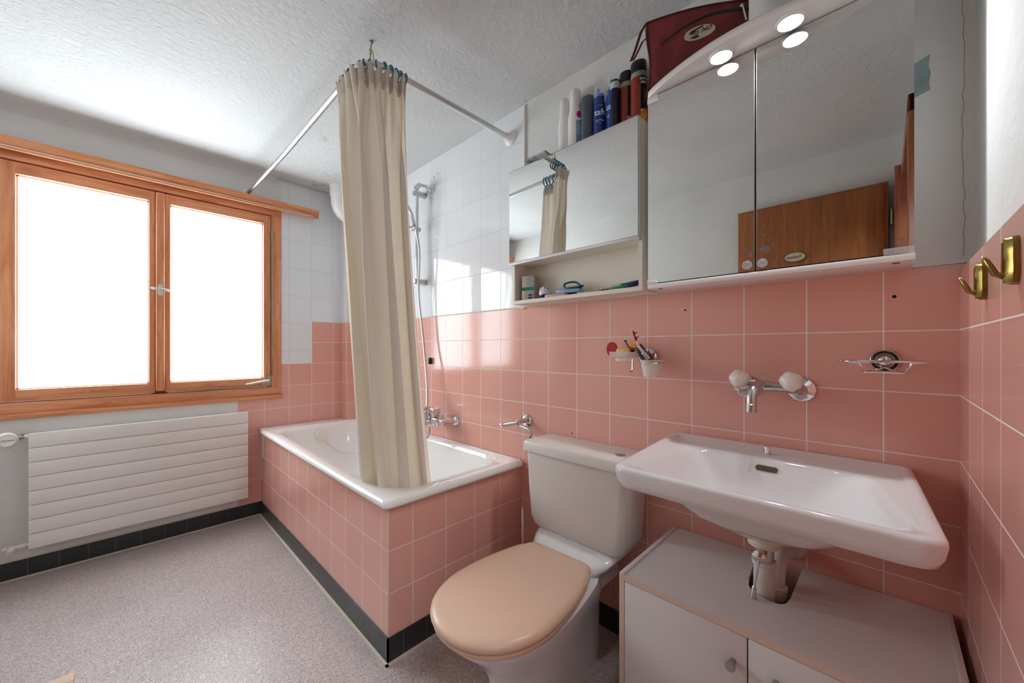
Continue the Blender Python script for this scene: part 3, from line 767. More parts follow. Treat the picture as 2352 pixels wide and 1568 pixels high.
g = G(); g.lathe((-1.965, 0, 2.095), (0,-1,0), [(.031, 0), (.03, .006), (.02, .018), (.012, .026), (.011, .05)], n=26); g.cyl((-1.965, -.04, 2.10), (-1.985, -.065, 2.105), .009); g.ball((-1.988, -.07, 2.105), .012); g.cyl((-1.99, -.075, 2.11), (-2.0, -.10, 2.08), .013, .015, n=16, bev=.001)
tag(build(g, 'shower_wall_holder', 'chrome', smooth=40, origin=(-1.965, 0, 2.095)), 'small chrome swivel shower holder high on the white tiles', 'holder')

mx = thing('bath_mixer', 'chrome lever bath mixer on the pink tiles above the tub rim', 'faucet', (-1.80, 0, .69))
for x in (-1.73, -1.885):
    g = G(); g.lathe((x, 0, .69), (0,-1,0), [(.03, 0), (.03, .005), (.022, .014), (.014, .018)], n=8); g.cyl((x, -.01, .69), (x-.006 if x > -1.8 else x+.006, -.075, .692), .0135, n=20); build(g, 'wall_union', 'chrome', mx)
g = G(); g.box(-1.885, -1.765, -.115, -.07, .668, .712, bev=.008); g.box(-1.765, -1.722, -.108, -.072, .674, .706, bev=.006); g.tube([(-1.86, -.09, .68), (-1.86, -.12, .675), (-1.86, -.16, .655)], .013, 12)
build(g, 'mixer_body', 'chrome', mx)
g = G(); g.box(-1.842, -1.79, -.118, -.066, .713, .765, bev=.006); g.obox((-1.86, -.135, .762), (.028, .11, .014), (.12, 0, .35), bev=.004); build(g, 'mixer_lever', 'chrome', mx)
g = G(); g.cyl((-1.845, -.13, .695), (-1.845, -.13, .738), .011, n=14); build(g, 'hose_connector', 'chrome_dull', mx)

# ------------------------------------------------------------------ toilet
to = thing('toilet', 'white close coupled toilet with beige lid between the tub and the basin', 'toilet', (-.81, -.4, 0))
def dshape(cx, yb, yf, wb, wm, n=48, rot=.05, k=1.0):
    """seat outline: straight back edge, widening, round front"""
    out = []
    L = yb-yf; pts = [(-wb, 0), (-wb*1.02, -.03), (-wm*.985, -L*.42), (-wm, -L*.58)]
    # left side up to the widest, then half ellipse
    a = L-L*.58
    poly = []
    for t in [k_/10 for k_ in range(11)]:
        yy = -L*.58*t; ww = wb+(wm-wb)*math.sin(t*PI/2)**1.0
        poly.append((-ww, yy))
    for j in range(1, 24):
        th = PI*j/24
        sx, sy = math.cos(th), math.sin(th)
        poly.append((-wm*math.copysign(abs(sx)**.94, sx), -L*.58-a*abs(sy)**.94))
    for t in [1-k_/10 for k_ in range(11)]:
        yy = -L*.58*t; ww = wb+(wm-wb)*math.sin(t*PI/2)
        poly.append((ww, yy))
    # round the two rear corners
    P = poly[1:-1]; r = .035
    c1 = [(wb-r+r*math.cos(t), -r+r*math.sin(t)) for t in [PI/2*q/5 for q in range(6)]]
    c2 = [(-wb+r+r*math.cos(t), -r+r*math.sin(t)) for t in [PI/2+PI/2*q/5 for q in range(6)]]
    P = [p for p in poly if p[1] < -r] + c1 + c2
    c, s = math.cos(rot), math.sin(rot)
    return [(cx+(x*k)*c-(y)*s, yb+(x*k)*s+y*c) for x, y in P]
def shrink(poly, d):
    cx = sum(p[0] for p in poly)/len(poly); cy = sum(p[1] for p in poly)/len(poly)
    R = sum(math.hypot(p[0]-cx, p[1]-cy) for p in poly)/len(poly); f = 1-d/R
    return [(cx+(x-cx)*f, cy+(y-cy)*f) for x, y in poly]
LZ = .355
base = dshape(-.812, -.25, -.79, .132, .186, rot=.045)
g = G()
g.loft([at_z(shrink(base, .012), LZ), at_z(shrink(base, .003), LZ+.003), at_z(base, LZ+.011), at_z(shrink(base, .002), LZ+.019), at_z(shrink(base, .010), LZ+.026), at_z(shrink(base, .026), LZ+.0295), at_z(shrink(base, .07), LZ+.031), at_z(shrink(base, .13), LZ+.0315)])
build(g, 'lid', 'lid', to, smooth=60, label='beige plastic lid')
g = G(); sb = shrink(base, .008)
g.loft([at_z(shrink(sb, .006), LZ-.018), at_z(sb, LZ-.014), at_z(sb, LZ-.003), at_z(shrink(sb, .004), LZ)])
build(g, 'seat', 'lid', to, smooth=60)
g = G()
def bowl(k, y0, w, wf, yf, z, rot=.045): return at_z(dshape(-.812, y0, yf, w, wf, rot=rot), z)
g.loft([bowl(1, -.12, .085, .10, -.60, 0), bowl(1, -.12, .087, .102, -.605, .03), bowl(1, -.125, .09, .105, -.60, .12), bowl(1, -.14, .10, .125, -.64, .2), bowl(1, -.17, .125, .16, -.72, .28), bowl(1, -.20, .135, .176, -.766, .325), bowl(1, -.20, .135, .178, -.772, LZ-.019)])
build(g, 'bowl', 'ceramic', to, smooth=60)
g = G()   # neck that carries the cistern
g.loft([at_z(rect(-.93, -.70, -.26, -.02, .04), .26), at_z(rect(-.945, -.685, -.27, -.02, .05), LZ-.02), at_z(rect(-.97, -.66, -.255, -.01, .05), .352), at_z(rect(-.985, -.645, -.215, -.01, .05), .372), at_z(rect(-.985, -.645, -.19, -.01, .05), .386)])
build(g, 'bowl_neck', 'ceramic', to, smooth=60)
g = G(); n = 5
def cl_(x0, x1, y0, y1, r, z): return at_z(rect(x0, x1, y0, y1, r, n), z)
g.loft([cl_(-.985, -.655, -.16, -.008, .02, .384), cl_(-1.0, -.64, -.17, -.005, .03, .386), cl_(-1.018, -.625, -.176, -.004, .03, .398), cl_(-1.028, -.616, -.18, -.003, .028, .43), cl_(-1.034, -.61, -.183, -.003, .022, .55), cl_(-1.038, -.606, -.185, -.003, .02, .688)])
build(g, 'cistern', 'cistern', to, smooth=50)
g = G()
g.loft([cl_(-1.046, -.598, -.193, -.002, .02, .688), cl_(-1.05, -.594, -.197, -.001, .022, .69), cl_(-1.05, -.594, -.197, -.001, .022, .722), cl_(-1.047, -.597, -.194, -.003, .022, .728), cl_(-1.035, -.61, -.182, -.01, .02, .7295)])
build(g, 'cistern_lid', 'cistern', to, smooth=50)
g = G(); g.lathe((-.655, -.115, .7285), (0,0,1), [(.018, 0), (.018, .002), (.001, .0022)], n=24); build(g, 'flush_button_recess', 'satin', to)

g = G(); g.lathe((-1.112, -.12, 0), (0,0,1), [(.045, 0), (.05, .004), (.045, .12), (.04, .125), (.014, .13), (.010, .14)], n=24)
g.tube([(-1.112, -.12, .13), (-1.112, -.12, .25), (-1.112, -.12, .30), (-1.113, -.12, .36), (-1.114, -.12, .40), (-1.114, -.12, .412)], .007, 12, radii=[.006, .006, .009, .010, .007, .003], flat=.6)
tag(build(g, 'toilet_brush', 'white_pl', origin=(-1.112, -.12, 0)), 'white toilet brush with its handle standing behind the toilet by the tub', 'brush')

# angle valve over the cistern
av = thing('angle_valve', 'chrome angle valve with bent supply pipe above the toilet cistern', 'valve', (-1.195, 0, .76))
g = G(); g.lathe((-1.195, 0, .766), (0,-1,0), [(.034, 0), (.033, .004), (.026, .012), (.012, .018), (.010, .05)], n=28); build(g, 'wall_rosette', 'chrome', av)
g = G(); g.cyl((-1.197, -.035, .766), (-1.203, -.062, .762), .012, bev=.002); g.cyl((-1.2, -.055, .76), (-1.203, -.055, .74), .010, n=8); g.tube([(-1.205, -.06, .762), (-1.225, -.10, .757), (-1.235, -.12, .755)], .010, 12); g.ball((-1.237, -.124, .755), .012, (1.3, .8, .8)); build(g, 'valve_body', 'chrome', av)
g = G(); g.tube([bez([(-1.203, -.058, .752), (-1.17, -.062, .748), (-1.125, -.066, .742), (-1.108, -.066, .728), (-1.12, -.062, .708), (-1.137, -.055, .690), (-1.115, -.05, .650), (-1.07, -.05, .62), (-1.035, -.05, .615)], k/40) for k in range(41)], .0055, 10); build(g, 'supply_pipe', 'chrome_dull', av)

# ------------------------------------------------------------------ basin
bs = thing('washbasin', 'wide white ceramic washbasin mounted on the pink tiled wall', 'sink', (-.225, -.25, .6))
BX0, BX1, BC = -.512, .050, -.228
n = 8
def oz(x0, x1, y0, y1, rf, z, zf=None, rb=.015):
    pl = rpoly([(x0, y0), (x1, y0), (x1, y1), (x0, y1)], [rf, rf, rb, rb], n)
    zf = z if zf is None else zf
    return [(x, y, zf+(z-zf)*max(0, min(1, (y-y0)/(y1-y0)))) for x, y in pl]
def inn(bw, yb, fw, yf, r, z, zf=None):
    pl = rpoly([(BC-fw, yf), (BC+fw, yf), (BC+bw, yb), (BC-bw, yb)], [r[0], r[0], r[1], r[1]], n)
    zf = z if zf is None else zf
    return [(x, y, zf+(z-zf)*(y-yf)/(yb-yf)) for x, y in pl]
g = G()
loops = [
 oz(-.256, -.194, -.24, -.175, .028, .621), oz(-.31, -.145, -.295, -.12, .06, .650), oz(-.385, -.085, -.35, -.07, .07, .698),
 oz(-.447, -.02, -.402, -.02, .07, .730), oz(-.482, .015, -.452, -.004, .055, .748), oz(-.498, .034, -.474, -.001, .045, .757),
 oz(-.505, .042, -.484, 0, .04, .762), oz(-.509, .047, -.489, 0, .036, .778), oz(BX0, BX1, -.491, 0, .035, .804, .797), oz(BX0+.0005, BX1-.0005, -.4905, 0, .036, .812, .805),
 oz(BX0+.005, BX1-.005, -.486, -.003, .038, .8185, .8115), oz(BX0+.012, BX1-.012, -.479, -.010, .038, .820, .812), oz(BX0+.020, BX1-.020, -.472, -.020, .038, .8185, .811),
 oz(BX0+.030, BX1-.030, -.464, -.034, .04, .811, .806),
 inn(.207, -.115, .256, -.456, (.05, .07), .8085, .804), inn(.200, -.122, .251, -.451, (.05, .08), .805, .8005), inn(.192, -.128, .245, -.445, (.05, .08), .797, .793),
 inn(.178, -.138, .228, -.434, (.06, .08), .770, .772), inn(.155, -.150, .195, -.415, (.07, .08), .735), inn(.12, -.17, .145, -.385, (.06, .07), .70), inn(.08, -.20, .09, -.355, (.05, .05), .679), inn(.035, -.235, .04, -.315, (.02, .02), .670), inn(.02, -.262, .02, -.302, (.012, .012), .668)]
loops = [[(x-.05*y, y, z) for x, y, z in L] for L in loops]
g.loft(loops)
sk = build(g, 'basin_bowl', 'ceramic', bs, smooth=75)
g = G(); g.lathe((-.214, -.282, .666), (0,0,1), [(.024, 0), (.024, .004), (.018, .005), (.017, .003), (.001, .003)], n=24); build(g, 'drain_plug', 'chrome', bs)
g = G(); sl = rpoly([(-.247, .776), (-.197, .776), (-.197, .790), (-.247, .790)], .0068, 5)
g.prism(sl, 'y', -.1375, -.128); build(g, 'overflow_slot', 'brown_hole', bs)
g = G(); g.lathe((-.231, -.075, .8105), (0,0,1), [(.0095, 0), (.0095, .002), (.006, .003), (.0055, .014), (.0075, .015), (.0075, .02), (.001, .021)], n=20); build(g, 'plug_pull', 'chrome', bs)

# waste pipes
tr = thing('basin_trap', 'white plastic trap with chrome collar and lever hanging below the washbasin', 'pipe', (-.225, -.25, .5))
tx_, ty_ = -.2145, -.206
g = G(); g.lathe((tx_, ty_, .622), (0,0,-1), [(.026, -.004), (.034, 0), (.035, .007), (.033, .010), (.035, .0115), (.035, .015), (.030, .017)], n=32); build(g, 'sealing_collar', 'cream_pl', tr)
g = G(); g.cyl((tx_, ty_, .612), (tx_, ty_, .566), .0215, n=28, bev=.002); build(g, 'chrome_outlet', 'chrome', tr)
g = G(); g.cyl((tx_, ty_, .572), (tx_, ty_, .555), .0265, n=28, bev=.003); g.cyl((tx_, ty_, .557), (tx_, ty_, .43), .0225, .0235, n=28); g.cyl((tx_, ty_, .452), (tx_, ty_, .42), .028, n=28, bev=.003)
g.tube([(tx_, ty_, .435), (tx_, ty_, .40), (-.212, -.195, .376), (-.205, -.165, .376), (-.20, -.15, .40), (-.20, -.15, .47)], .0215, 20)
g.cyl((-.20, -.15, .455), (-.20, -.15, .49), .027, n=28, bev=.003)
g.tube([(-.20, -.15, .48), (-.20, -.15, .515), (-.199, -.135, .538), (-.197, -.11, .547), (-.19, -.02, .547)], .0215, 20)
build(g, 'trap_pipe', 'cistern', tr)
g = G(); g.lathe((-.19, 0, .547), (0,-1,0), [(.042, 0), (.042, .008), (.034, .022), (.026, .03), (.023, .034)], n=30); build(g, 'wall_flange', 'cistern', tr)
g = G(); g.cyl((tx_, ty_-.018, .598), (tx_-.001, ty_-.045, .596), .012, n=18, bev=.002); g.lathe((tx_-.001, ty_-.040, .594), (0,-1,-.15), [(.009, 0), (.0155, .004), (.0155, .009), (.009, .013), (.004, .015)], n=22)
g.cyl((tx_-.001, ty_-.050, .592), (tx_-.010, ty_-.052, .52), .003, n=10); g.lathe((tx_-.010, ty_-.052, .52), (-.1, -.03, -1), [(.0035, 0), (.0055, .004), (.0055, .015), (.0085, .048), (.0075, .05)], n=18)
build(g, 'waste_lever', 'chrome', tr)

# wall tap over the basin
tp = thing('wall_faucet', 'two handle chrome wall faucet with white bakelite knobs above the washbasin', 'faucet', (-.23, 0, .99))
for x in (-.298, -.163):
    g = G(); g.lathe((x, 0, .992), (0,-1,0), [(.033, 0), (.033, .006), (.016, .013), (.014, .016)], n=12); build(g, 'wall_rosette', 'chrome', tp)
    g = G(); g.cyl((x, -.012, .992), (x+(.006 if x < -.2 else -.012), -.062, 1.0), .0125, n=20); build(g, 'wall_union', 'chrome', tp)
g = G(); g.cyl((-.303, -.065, 1.0), (-.165, -.065, 1.0), .0125, n=24, bev=.003); g.ball((-.292, -.065, 1.0), .019); g.ball((-.176, -.065, 1.0), .0165); g.cyl((-.24, -.065, 1.0), (-.215, -.065, 1.0), .016, .013, n=24)
build(g, 'faucet_body', 'chrome_dull', tp)
g = G(); g.tube([bez([(-.245, -.065, 1.003), (-.25, -.085, 1.004), (-.254, -.115, .998), (-.256, -.135, .975), (-.256, -.14, .948)], k/16) for k in range(17)], .0125, 16, radii=[.014-.002*k/16 for k in range(17)])
g.cyl((-.256, -.14, .955), (-.256, -.141, .932), .0135, n=24, bev=.0015); build(g, 'spout', 'chrome_dull', tp)
for x, y in ((-.292, -.10), (-.173, -.10)):
    g = G(); g.cyl((x, -.07, 1.003), (x, y, 1.018), .010, n=16); build(g, 'knob_stem', 'chrome', tp)
    g = G(); ax = Vector((0, -.9, .42)).normalized()
    g.lathe(Vector((x, y+.012, 1.012)), ax, [(.012, 0), (.02, .004), (.0245, .014), (.0255, .024), (.022, .035), (.014, .042), (.004, .0445)], n=48, lobes=(5, .05))
    build(g, 'knob', 'bakelite', tp, smooth=60)

# wire soap holder
so = thing('soap_holder', 'empty chrome wire soap holder with round wall rosette near the right corner', 'soap holder', (.002, 0, 1.075))
g = G(); g.lathe((.002, 0, 1.077), (0,-1,0), [(.0285, 0), (.028, .004), (.025, .007), (.0235, .004), (.016, .0035), (.0155, .006), (.013, .013), (.006, .017), (.001, .018)], n=36)
rs = build(g, 'wall_rosette', 'chrome', so, smooth=50)
g = G(); g.tube([(.002+.0245*math.cos(t)*.88, -.0058, 1.077+.0245*math.sin(t)*.88) for t in [2*PI*k/40 for k in range(40)]], .0028, 8, closed=True); build(g, 'dark_rosette_groove', 'black_pl', so)
g = G(); ring_ = [(.002+.082*math.cos(t), -.075+.045*math.sin(t), 1.077) for t in [2*PI*k/48 for k in range(48)]]
g.tube(ring_, .0026, 10, closed=True)
for sx in (-1, 1):
    g.tube([bez([(.002+sx*.060, -.108, 1.076), (.002+sx*.044, -.115, 1.074), (.002+sx*.038, -.105, 1.062), (.002+sx*.035, -.085, 1.051), (.002+sx*.034, -.06, 1.050)], k/14) for k in range(15)], .0024, 8)
g.tube([(.002-.036, -.088, 1.051), (.002, -.09, 1.052), (.002+.036, -.088, 1.051)], .0024, 8); g.tube([(.002-.034, -.06, 1.05), (.002-.012, -.02, 1.055), (.002, -.012, 1.06), (.014, -.02, 1.055), (.002+.034, -.06, 1.05)], .0022, 8)
g.tube([(.002, -.012, 1.074), (.002, -.032, 1.077)], .004, 8)
build(g, 'wire_basket', 'chrome', so)

# toothbrush cup and soap dish holder
ch = thing('tumbler_holder', 'chrome double holder with clear soap dish and small hook left of the faucet', 'holder', (-.615, 0, 1.08))
g = G(); g.lathe((-.603, 0, 1.075), (0,-1,0), [(.032, 0), (.032, .004), (.025, .008), (.012, .012)], n=30); g.cyl((-.603, -.01, 1.075), (-.605, -.05, 1.073), .007)
g.tube([(-.605, -.05, 1.073), (-.63, -.055, 1.075), (-.66, -.058, 1.076)], .006, 10)
g.tube([(-.563+.0375*math.cos(t), -.070+.0375*math.sin(t), 1.058) for t in [2*PI*k/36 for k in range(36)]], .0035, 8, closed=True)
g.tube([(-.605, -.05, 1.072), (-.602, -.056, 1.064), (-.598, -.060, 1.058)], .0045, 8)
g.tube([(-.638, -.055, 1.075), (-.638, -.058, 1.03), (-.638, -.064, 1.025), (-.645, -.078, 1.025)], .0022, 8)
build(g, 'holder_arm', 'chrome', ch)
g = G()
def el_(cx, cy, a, b, z): return [(cx+a*math.cos(2*PI*k/28), cy+b*math.sin(2*PI*k/28), z) for k in range(28)]
g.loft([el_(-.668, -.062, .030, .022, 1.060), el_(-.668, -.062, .034, .025, 1.062), el_(-.668, -.062, .034, .025, 1.072), el_(-.668, -.062, .054, .036, 1.078), el_(-.668, -.062, .058, .040, 1.096), el_(-.668, -.062, .056, .038, 1.096), el_(-.668, -.062, .050, .032, 1.080), el_(-.668, -.062, .03, .02, 1.078)])
build(g, 'soap_dish', 'dish', ch)
g = G(); g.lathe((-.563, -.070, 1.010), (0,0,1), [(.024, 0), (.026, .001), (.0365, .055), (.038, .0585), (.036, .0585), (.025, .004), (.001, .003)], n=36)
tag(build(g, 'toothbrush_cup', 'cup', smooth=50, origin=(-.563, -.062, 1.014)), 'small off-white plastic cup holding the toothbrushes', 'cup')

tbz = thing('toothbrush', 'red and white toothbrush leaning furthest up out of the cup', 'toothbrush', (-.57, -.065, 1.02), 'brushes in the cup')
g = G(); A = Vector((-.556, -.055, 1.02)); H = [A, Vector((-.575, -.058, 1.065)), Vector((-.598, -.058, 1.095)), Vector((-.613, -.058, 1.115)), Vector((-.622, -.058, 1.135))]
g.tube([bez(H, k/16) for k in range(17)], .0045, 10, radii=[.005, .006, .007, .007, .0065, .007, .007, .0065, .006, .0055, .005, .0045, .004, .0035, .0034, .0034, .0034]); build(g, 'handle', 'white_pl', tbz)
g = G(); g.tube([bez(H, .18+.36*k/8) for k in range(9)], .0062, 8, flat=.7, radii=[.003, .0056, .0064, .0060, .0068, .0062, .0066, .005, .002]); g.ball((-.571, -.062, 1.067), .007); build(g, 'grip', 'red_pl', tbz)
g = G(); g.tube([H[4], (-.629, -.058, 1.152), (-.636, -.058, 1.172)], .004, 8); build(g, 'brush_head', 'red_pl', tbz)
g = G()
for q in range(5):
    p = Vector(H[4]).lerp(Vector((-.637, -.058, 1.174)), (q+.2)/5.0); g.cyl(p, p+Vector((.011, -.003, .006)), .0018, n=6, mi=q % 2)
g.cyl((-.636, -.058, 1.17), (-.640, -.060, 1.176), .004, n=8, mi=0)
build(g, 'bristles', ['bristle', 'red_pl'], tbz)
ib = thing('interdental_brush', 'dark grey angled interdental brush leaning out of the cup', 'toothbrush', (-.575, -.07, 1.02), 'brushes in the cup')
g = G(); H = [(-.565, -.07, 1.02), (-.585, -.075, 1.062), (-.602, -.078, 1.09), (-.612, -.078, 1.105), (-.625, -.078, 1.108), (-.640, -.078, 1.111), (-.650, -.078, 1.125), (-.655, -.078, 1.134)]
g.tube([bez(H, k/21) for k in range(22)], .006, 10, radii=[.006, .0065, .007, .007, .007, .007, .007, .0065, .006, .005, .004, .0032, .003, .003, .003, .003, .0026, .0026, .0024, .0024, .0024, .0024]); g.ball((-.656, -.078, 1.136), .0055, (1, 1, .7)); build(g, 'handle', 'anthracite', ib)
g = G(); g.cyl((-.655, -.078, 1.137), (-.651, -.078, 1.146), .004, n=8); build(g, 'bristles', 'bristle', ib)
g = G(); g.tube([bez([(-.556, -.045, 1.02), (-.58, -.04, 1.07), (-.606, -.036, 1.105), (-.622, -.034, 1.125)], k/8) for k in range(9)], .004, 8, radii=[.003,.004,.004,.0045,.0045,.005,.005,.004,.002])
tag(build(g, 'toothbrush', 'purple', origin=(-.56, -.045, 1.02)), 'purple toothbrush mostly hidden behind the red one in the cup', 'toothbrush', 'brushes in the cup')
g = G(); el = [(-.716+.020*math.cos(t), 1.105+.027*math.sin(t)) for t in [2*PI*k/28 for k in range(28)]]
g.prism(el, 'y', -.068, -.058); g.tube([(-.705, -.062, 1.10), (-.685, -.062, 1.098), (-.672, -.062, 1.096)], .004, 8)
tag(build(g, 'nail_brush', 'red_pl', origin=(-.716, -.062, 1.084)), 'red oval plastic gadget standing in the soap dish', 'brush')
g = G(); g.obox((-.668, -.064, 1.095), (.05, .022, .026), (0, -.05, 0), bev=.003)
tag(build(g, 'soap_bar', 'yellow_pl', origin=(-.668, -.064, 1.082)), 'pale yellow block lying in the clear soap dish', 'soap')
g = G(); el = [(-.640+.014*math.cos(t), 1.110+.017*math.sin(t)) for t in [2*PI*k/28 for k in range(28)]]
g.prism(el, 'y', -.060, -.050); g.obox((-.640, -.055, 1.095), (.028, .010, .022), (0, .1, 0), bev=.002)
tag(build(g, 'razor_cover', 'amber_pl', origin=(-.64, -.055, 1.082)), 'orange rounded plastic piece at the right of the soap dish', 'cover')

# ------------------------------------------------------------------ cabinet under the basin
uc = thing('vanity_cabinet', 'low white laminate cabinet with two doors standing under the washbasin', 'cabinet', (-.2, -.2, 0))
ux0, ux1, uy, uz = -.512, .112, -.378, .491
g = G(); g.box(ux0, ux0+.013, uy-.018, -.003, 0, uz, bev=.0008, mi=0); build(g, 'side_panel', 'white_lam', uc)
g = G(); g.box(ux0-.0006, ux0+.0136, uy-.0186, uy-.0174, 0, uz); g.box(ux0+.013, ux1-.013, uy-.0186, uy-.0176, uz-.019, uz-.003); build(g, 'front_edge', 'edge_lam', uc)
g = G(); g.box(ux1-.013, ux1, uy-.018, -.003, 0, uz, bev=.0008); build(g, 'side_panel', 'white_lam', uc)
# top with a cut-out for the pipes
g = G(); tx0, tx1, ty0, ty1 = ux0+.0135, ux1-.0135, uy-.0175, -.003
cut = [(-.268, ty1), (-.256, -.17), (-.248, -.205), (-.238, -.226), (-.218, -.238), (-.195, -.243), (-.176, -.239), (-.166, -.225), (-.162, -.19), (-.160, ty1)]
outer = [(tx0, ty1), (tx0, ty0), (tx1, ty0), (tx1, ty1)] + cut[::-1]
bmv = [g.bm.verts.new((x, y, uz-.003)) for x, y in outer]
f = g.bm.faces.new(bmv); r = bmesh.ops.extrude_face_region(g.bm, geom=[f]); bmesh.ops.translate(g.bm, verts=[v for v in r['geom'] if isinstance(v, bmesh.types.BMVert)], vec=(0,0,-.016))
build(g, 'top_panel', 'white_lam', uc, smooth=0)
for x0_, x1_, kx in ((ux0+.0145, -.2115, -.238), (-.2085, ux1-.0145, -.158)):
    g = G(); g.box(x0_, x1_, uy-.018, uy-.002, .04, uz-.021, bev=.0012); d = build(g, 'door', 'white_lam', uc); LOC[d.name] = LOC[uc.name]
    g = G(); g.lathe((kx, uy-.018, .405), (0,-1,0), [(.0065, 0), (.0065, .006), (.0105, .024), (.0098, .026), (.001, .0262)], n=26); o = build(g, 'knob', 'satin', uc); o.parent = d
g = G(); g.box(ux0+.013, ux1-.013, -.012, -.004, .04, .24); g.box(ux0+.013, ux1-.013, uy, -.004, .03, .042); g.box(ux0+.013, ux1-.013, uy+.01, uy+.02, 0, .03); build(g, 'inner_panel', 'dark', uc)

# ------------------------------------------------------------------ small mirror cabinet (left)
sc = thing('mirror_cabinet', 'small older mirror cabinet with open lower shelf, left of the lit one', 'cabinet', (-.88, 0, 1.3))
cx0, cx1, cy = -1.184, -.579, -.108; cz0, cz1 = 1.307, 1.895; SH = 1.322; t = .013
g = G()
g.box(cx0, cx0+t, cy, 0, cz0, cz1); g.box(cx1-t, cx1, cy, 0, cz0, cz1); g.box(cx0+t, cx1-t, cy, 0, cz0, SH); g.box(cx0+t, cx1-t, cy, 0, cz1-t, cz1); g.box(cx0+t, cx1-t, cy+.004, -.008, 1.485, 1.495)
g.box(cx0+t, cx1-t, -.01, -.004, SH, cz1-t)
build(g, 'carcass', 'cream_pl', sc, smooth=0)
g = G(); dz0, dz1 = 1.492, 1.902
g.box(cx0-.004, cx1-.004, cy-.017, cy-.001, dz0-.001, dz1, bev=.001, mi=0)
g.box(cx0-.004, cx1-.005, cy-.022, cy-.002, dz0-.012, dz0, bev=.004, mi=0)
dr = build(g, 'mirror_door', 'white_lam', sc); LOC[dr.name] = LOC[sc.name]
g = G(); g.box(cx0-.0025, cx1-.0065, cy-.0195, cy-.017, dz0+.001, dz1-.003); o = build(g, 'mirror_glass', 'mirror', sc, smooth=0); o.parent = dr
g = G(); g.box(cx0-.004, cx1-.004, cy-.0188, cy-.017, dz1-.0028, dz1); g.box(cx1-.0062, cx1-.0042, cy-.0188, cy-.017, dz0, dz1); o = build(g, 'mirror_edge', 'satin', sc, smooth=0); o.parent = dr
g = G(); g.box(cx1-.019, cx1-.008, cy-.016, cy-.001, 1.478, 1.50, bev=.002); build(g, 'door_catch', 'white_pl', sc)
g = G(); g.ball((cx1-.012, cy-.0, 1.901), .006); build(g, 'hinge_pin', 'white_pl', sc)

# things on its shelf
ct = thing('cream_carton', 'upright silver grey carton with green stripe and navy disc on the shelf', 'box', (-1.125, -.06, SH))
g = G(); g.obox((-1.122, -.062, SH+.0555), (.062, .034, .111), (0,0,.22), bev=.001); build(g, 'carton_box', 'carton', ct)
from mathutils import Euler
RM = Euler((0,0,.22)).to_matrix()
def cart(u, z, d=.0176): return Vector((-1.122, -.062, SH)) + RM @ Vector((u, -d, z))
g = G(); g.quad(cart(-.03, .045, .0177), cart(.03, .045, .0177), cart(.03, .06, .0177), cart(-.03, .06, .0177)); build(g, 'green_stripe', 'green', ct, smooth=0)
g = G(); cc = [cart(.012+.011*math.cos(t), .018+.011*math.sin(t), .0178) for t in [2*PI*k/24 for k in range(24)]]; g.bm.faces.new([g.bm.verts.new(p) for p in cc]); build(g, 'navy_disc', 'navy', ct, smooth=0)
text_flat('NIVEA', .0075, cart(.012, .018, .018), RM @ Vector((1,0,0)), (0,0,1), 'txt_w', ct)
text_flat('HYDRA\nBALANCE', .009, cart(.006, .085, .018), RM @ Vector((1,0,0)), (0,0,1), 'txt_g', ct) if False else None
ds = thing('roll_on_deodorant', 'white domed ball shaped tub with navy base and leaf print on the shelf', 'deodorant', (-1.035, -.06, SH))
dc = (-1.033, -.064, SH)
g = G(); g.lathe(dc, (0,0,1), [(.017, 0), (.019, .001), (.0235, .01), (.0245, .018)], n=32); build(g, 'navy_base', 'navy', ds)
g = G(); g.lathe(dc, (0,0,1), [(.0255, .018), (.0262, .021), (.0255, .032), (.022, .044), (.015, .052), (.006, .0555), (.001, .056)], n=32); cpp = build(g, 'white_cap', 'white_lac', ds, smooth=60)
for a_, zz in ((-.9, .047), (-.3, .043), (-1.7, .04), (-.1, .035)):
    g = G(); p = Vector(dc)+Vector((.0215*math.cos(a_), .0215*math.sin(a_), zz)); g.ball(p, .004, (1.2, .6, .7), n=10); build(g, 'leaf_print', 'darkstone', ds)
pk = thing('cosmetic_pack', 'light blue flat cosmetic pack lying towards the front of the shelf', 'packet', (-.9, -.07, SH))
g = G(); g.obox((-.905, -.066, SH+.020), (.11, .035, .014), (0, .02, .05), bev=.003); build(g, 'pack_body', 'pack_blue', pk)
text_flat('elvital', .008, (-.925, -.0852, SH+.019), (1,.05,0), (0,0,1), 'txt_w', pk)
g = G(); g.obox((-.935, -.04, SH+.017), (.08, .03, .032), (0,0,.1), bev=.003)
tag(build(g, 'dark_case', 'darkstone', origin=(-.935, -.04, SH)), 'dark little case lying behind the light blue pack', 'case')
g = G(); g.obox((-.955, -.088, SH+.006), (.10, .028, .011), (0,0,.04), bev=.003)
tag(build(g, 'pink_case', 'pinkpack', origin=(-.955, -.088, SH)), 'translucent pink flat case at the front edge of the shelf', 'case')
g = G(); g.obox((-.90, -.05, SH+.034), (.075, .028, .01), (0,0,.03), bev=.003)
g.tube([bez([(-.935, -.052, SH+.038), (-.942, -.052, SH+.052), (-.92, -.05, SH+.060), (-.885, -.048, SH+.057), (-.865, -.048, SH+.042), (-.85, -.048, SH+.038)], k/24) for k in range(25)], .0042, 9)
tag(build(g, 'foot_file', 'teal_dark', origin=(-.9, -.05, SH+.03)), 'dark teal gadget with loop handle on top of the light blue pack', 'brush')
hb = thing('nail_brush', 'brush with cream bristles lying at the right end of the shelf', 'brush', (-.72, -.07, SH))
g = G(); g.obox((-.705, -.072, SH+.006), (.12, .018, .008), (0, -.04, .02), bev=.002); build(g, 'brush_back', 'navy', hb)
g = G()
for k in range(14): g.box(-.755+k*.0058, -.7525+k*.0058, -.08, -.064, SH+.009+.0003*k, SH+.021+.0003*k)
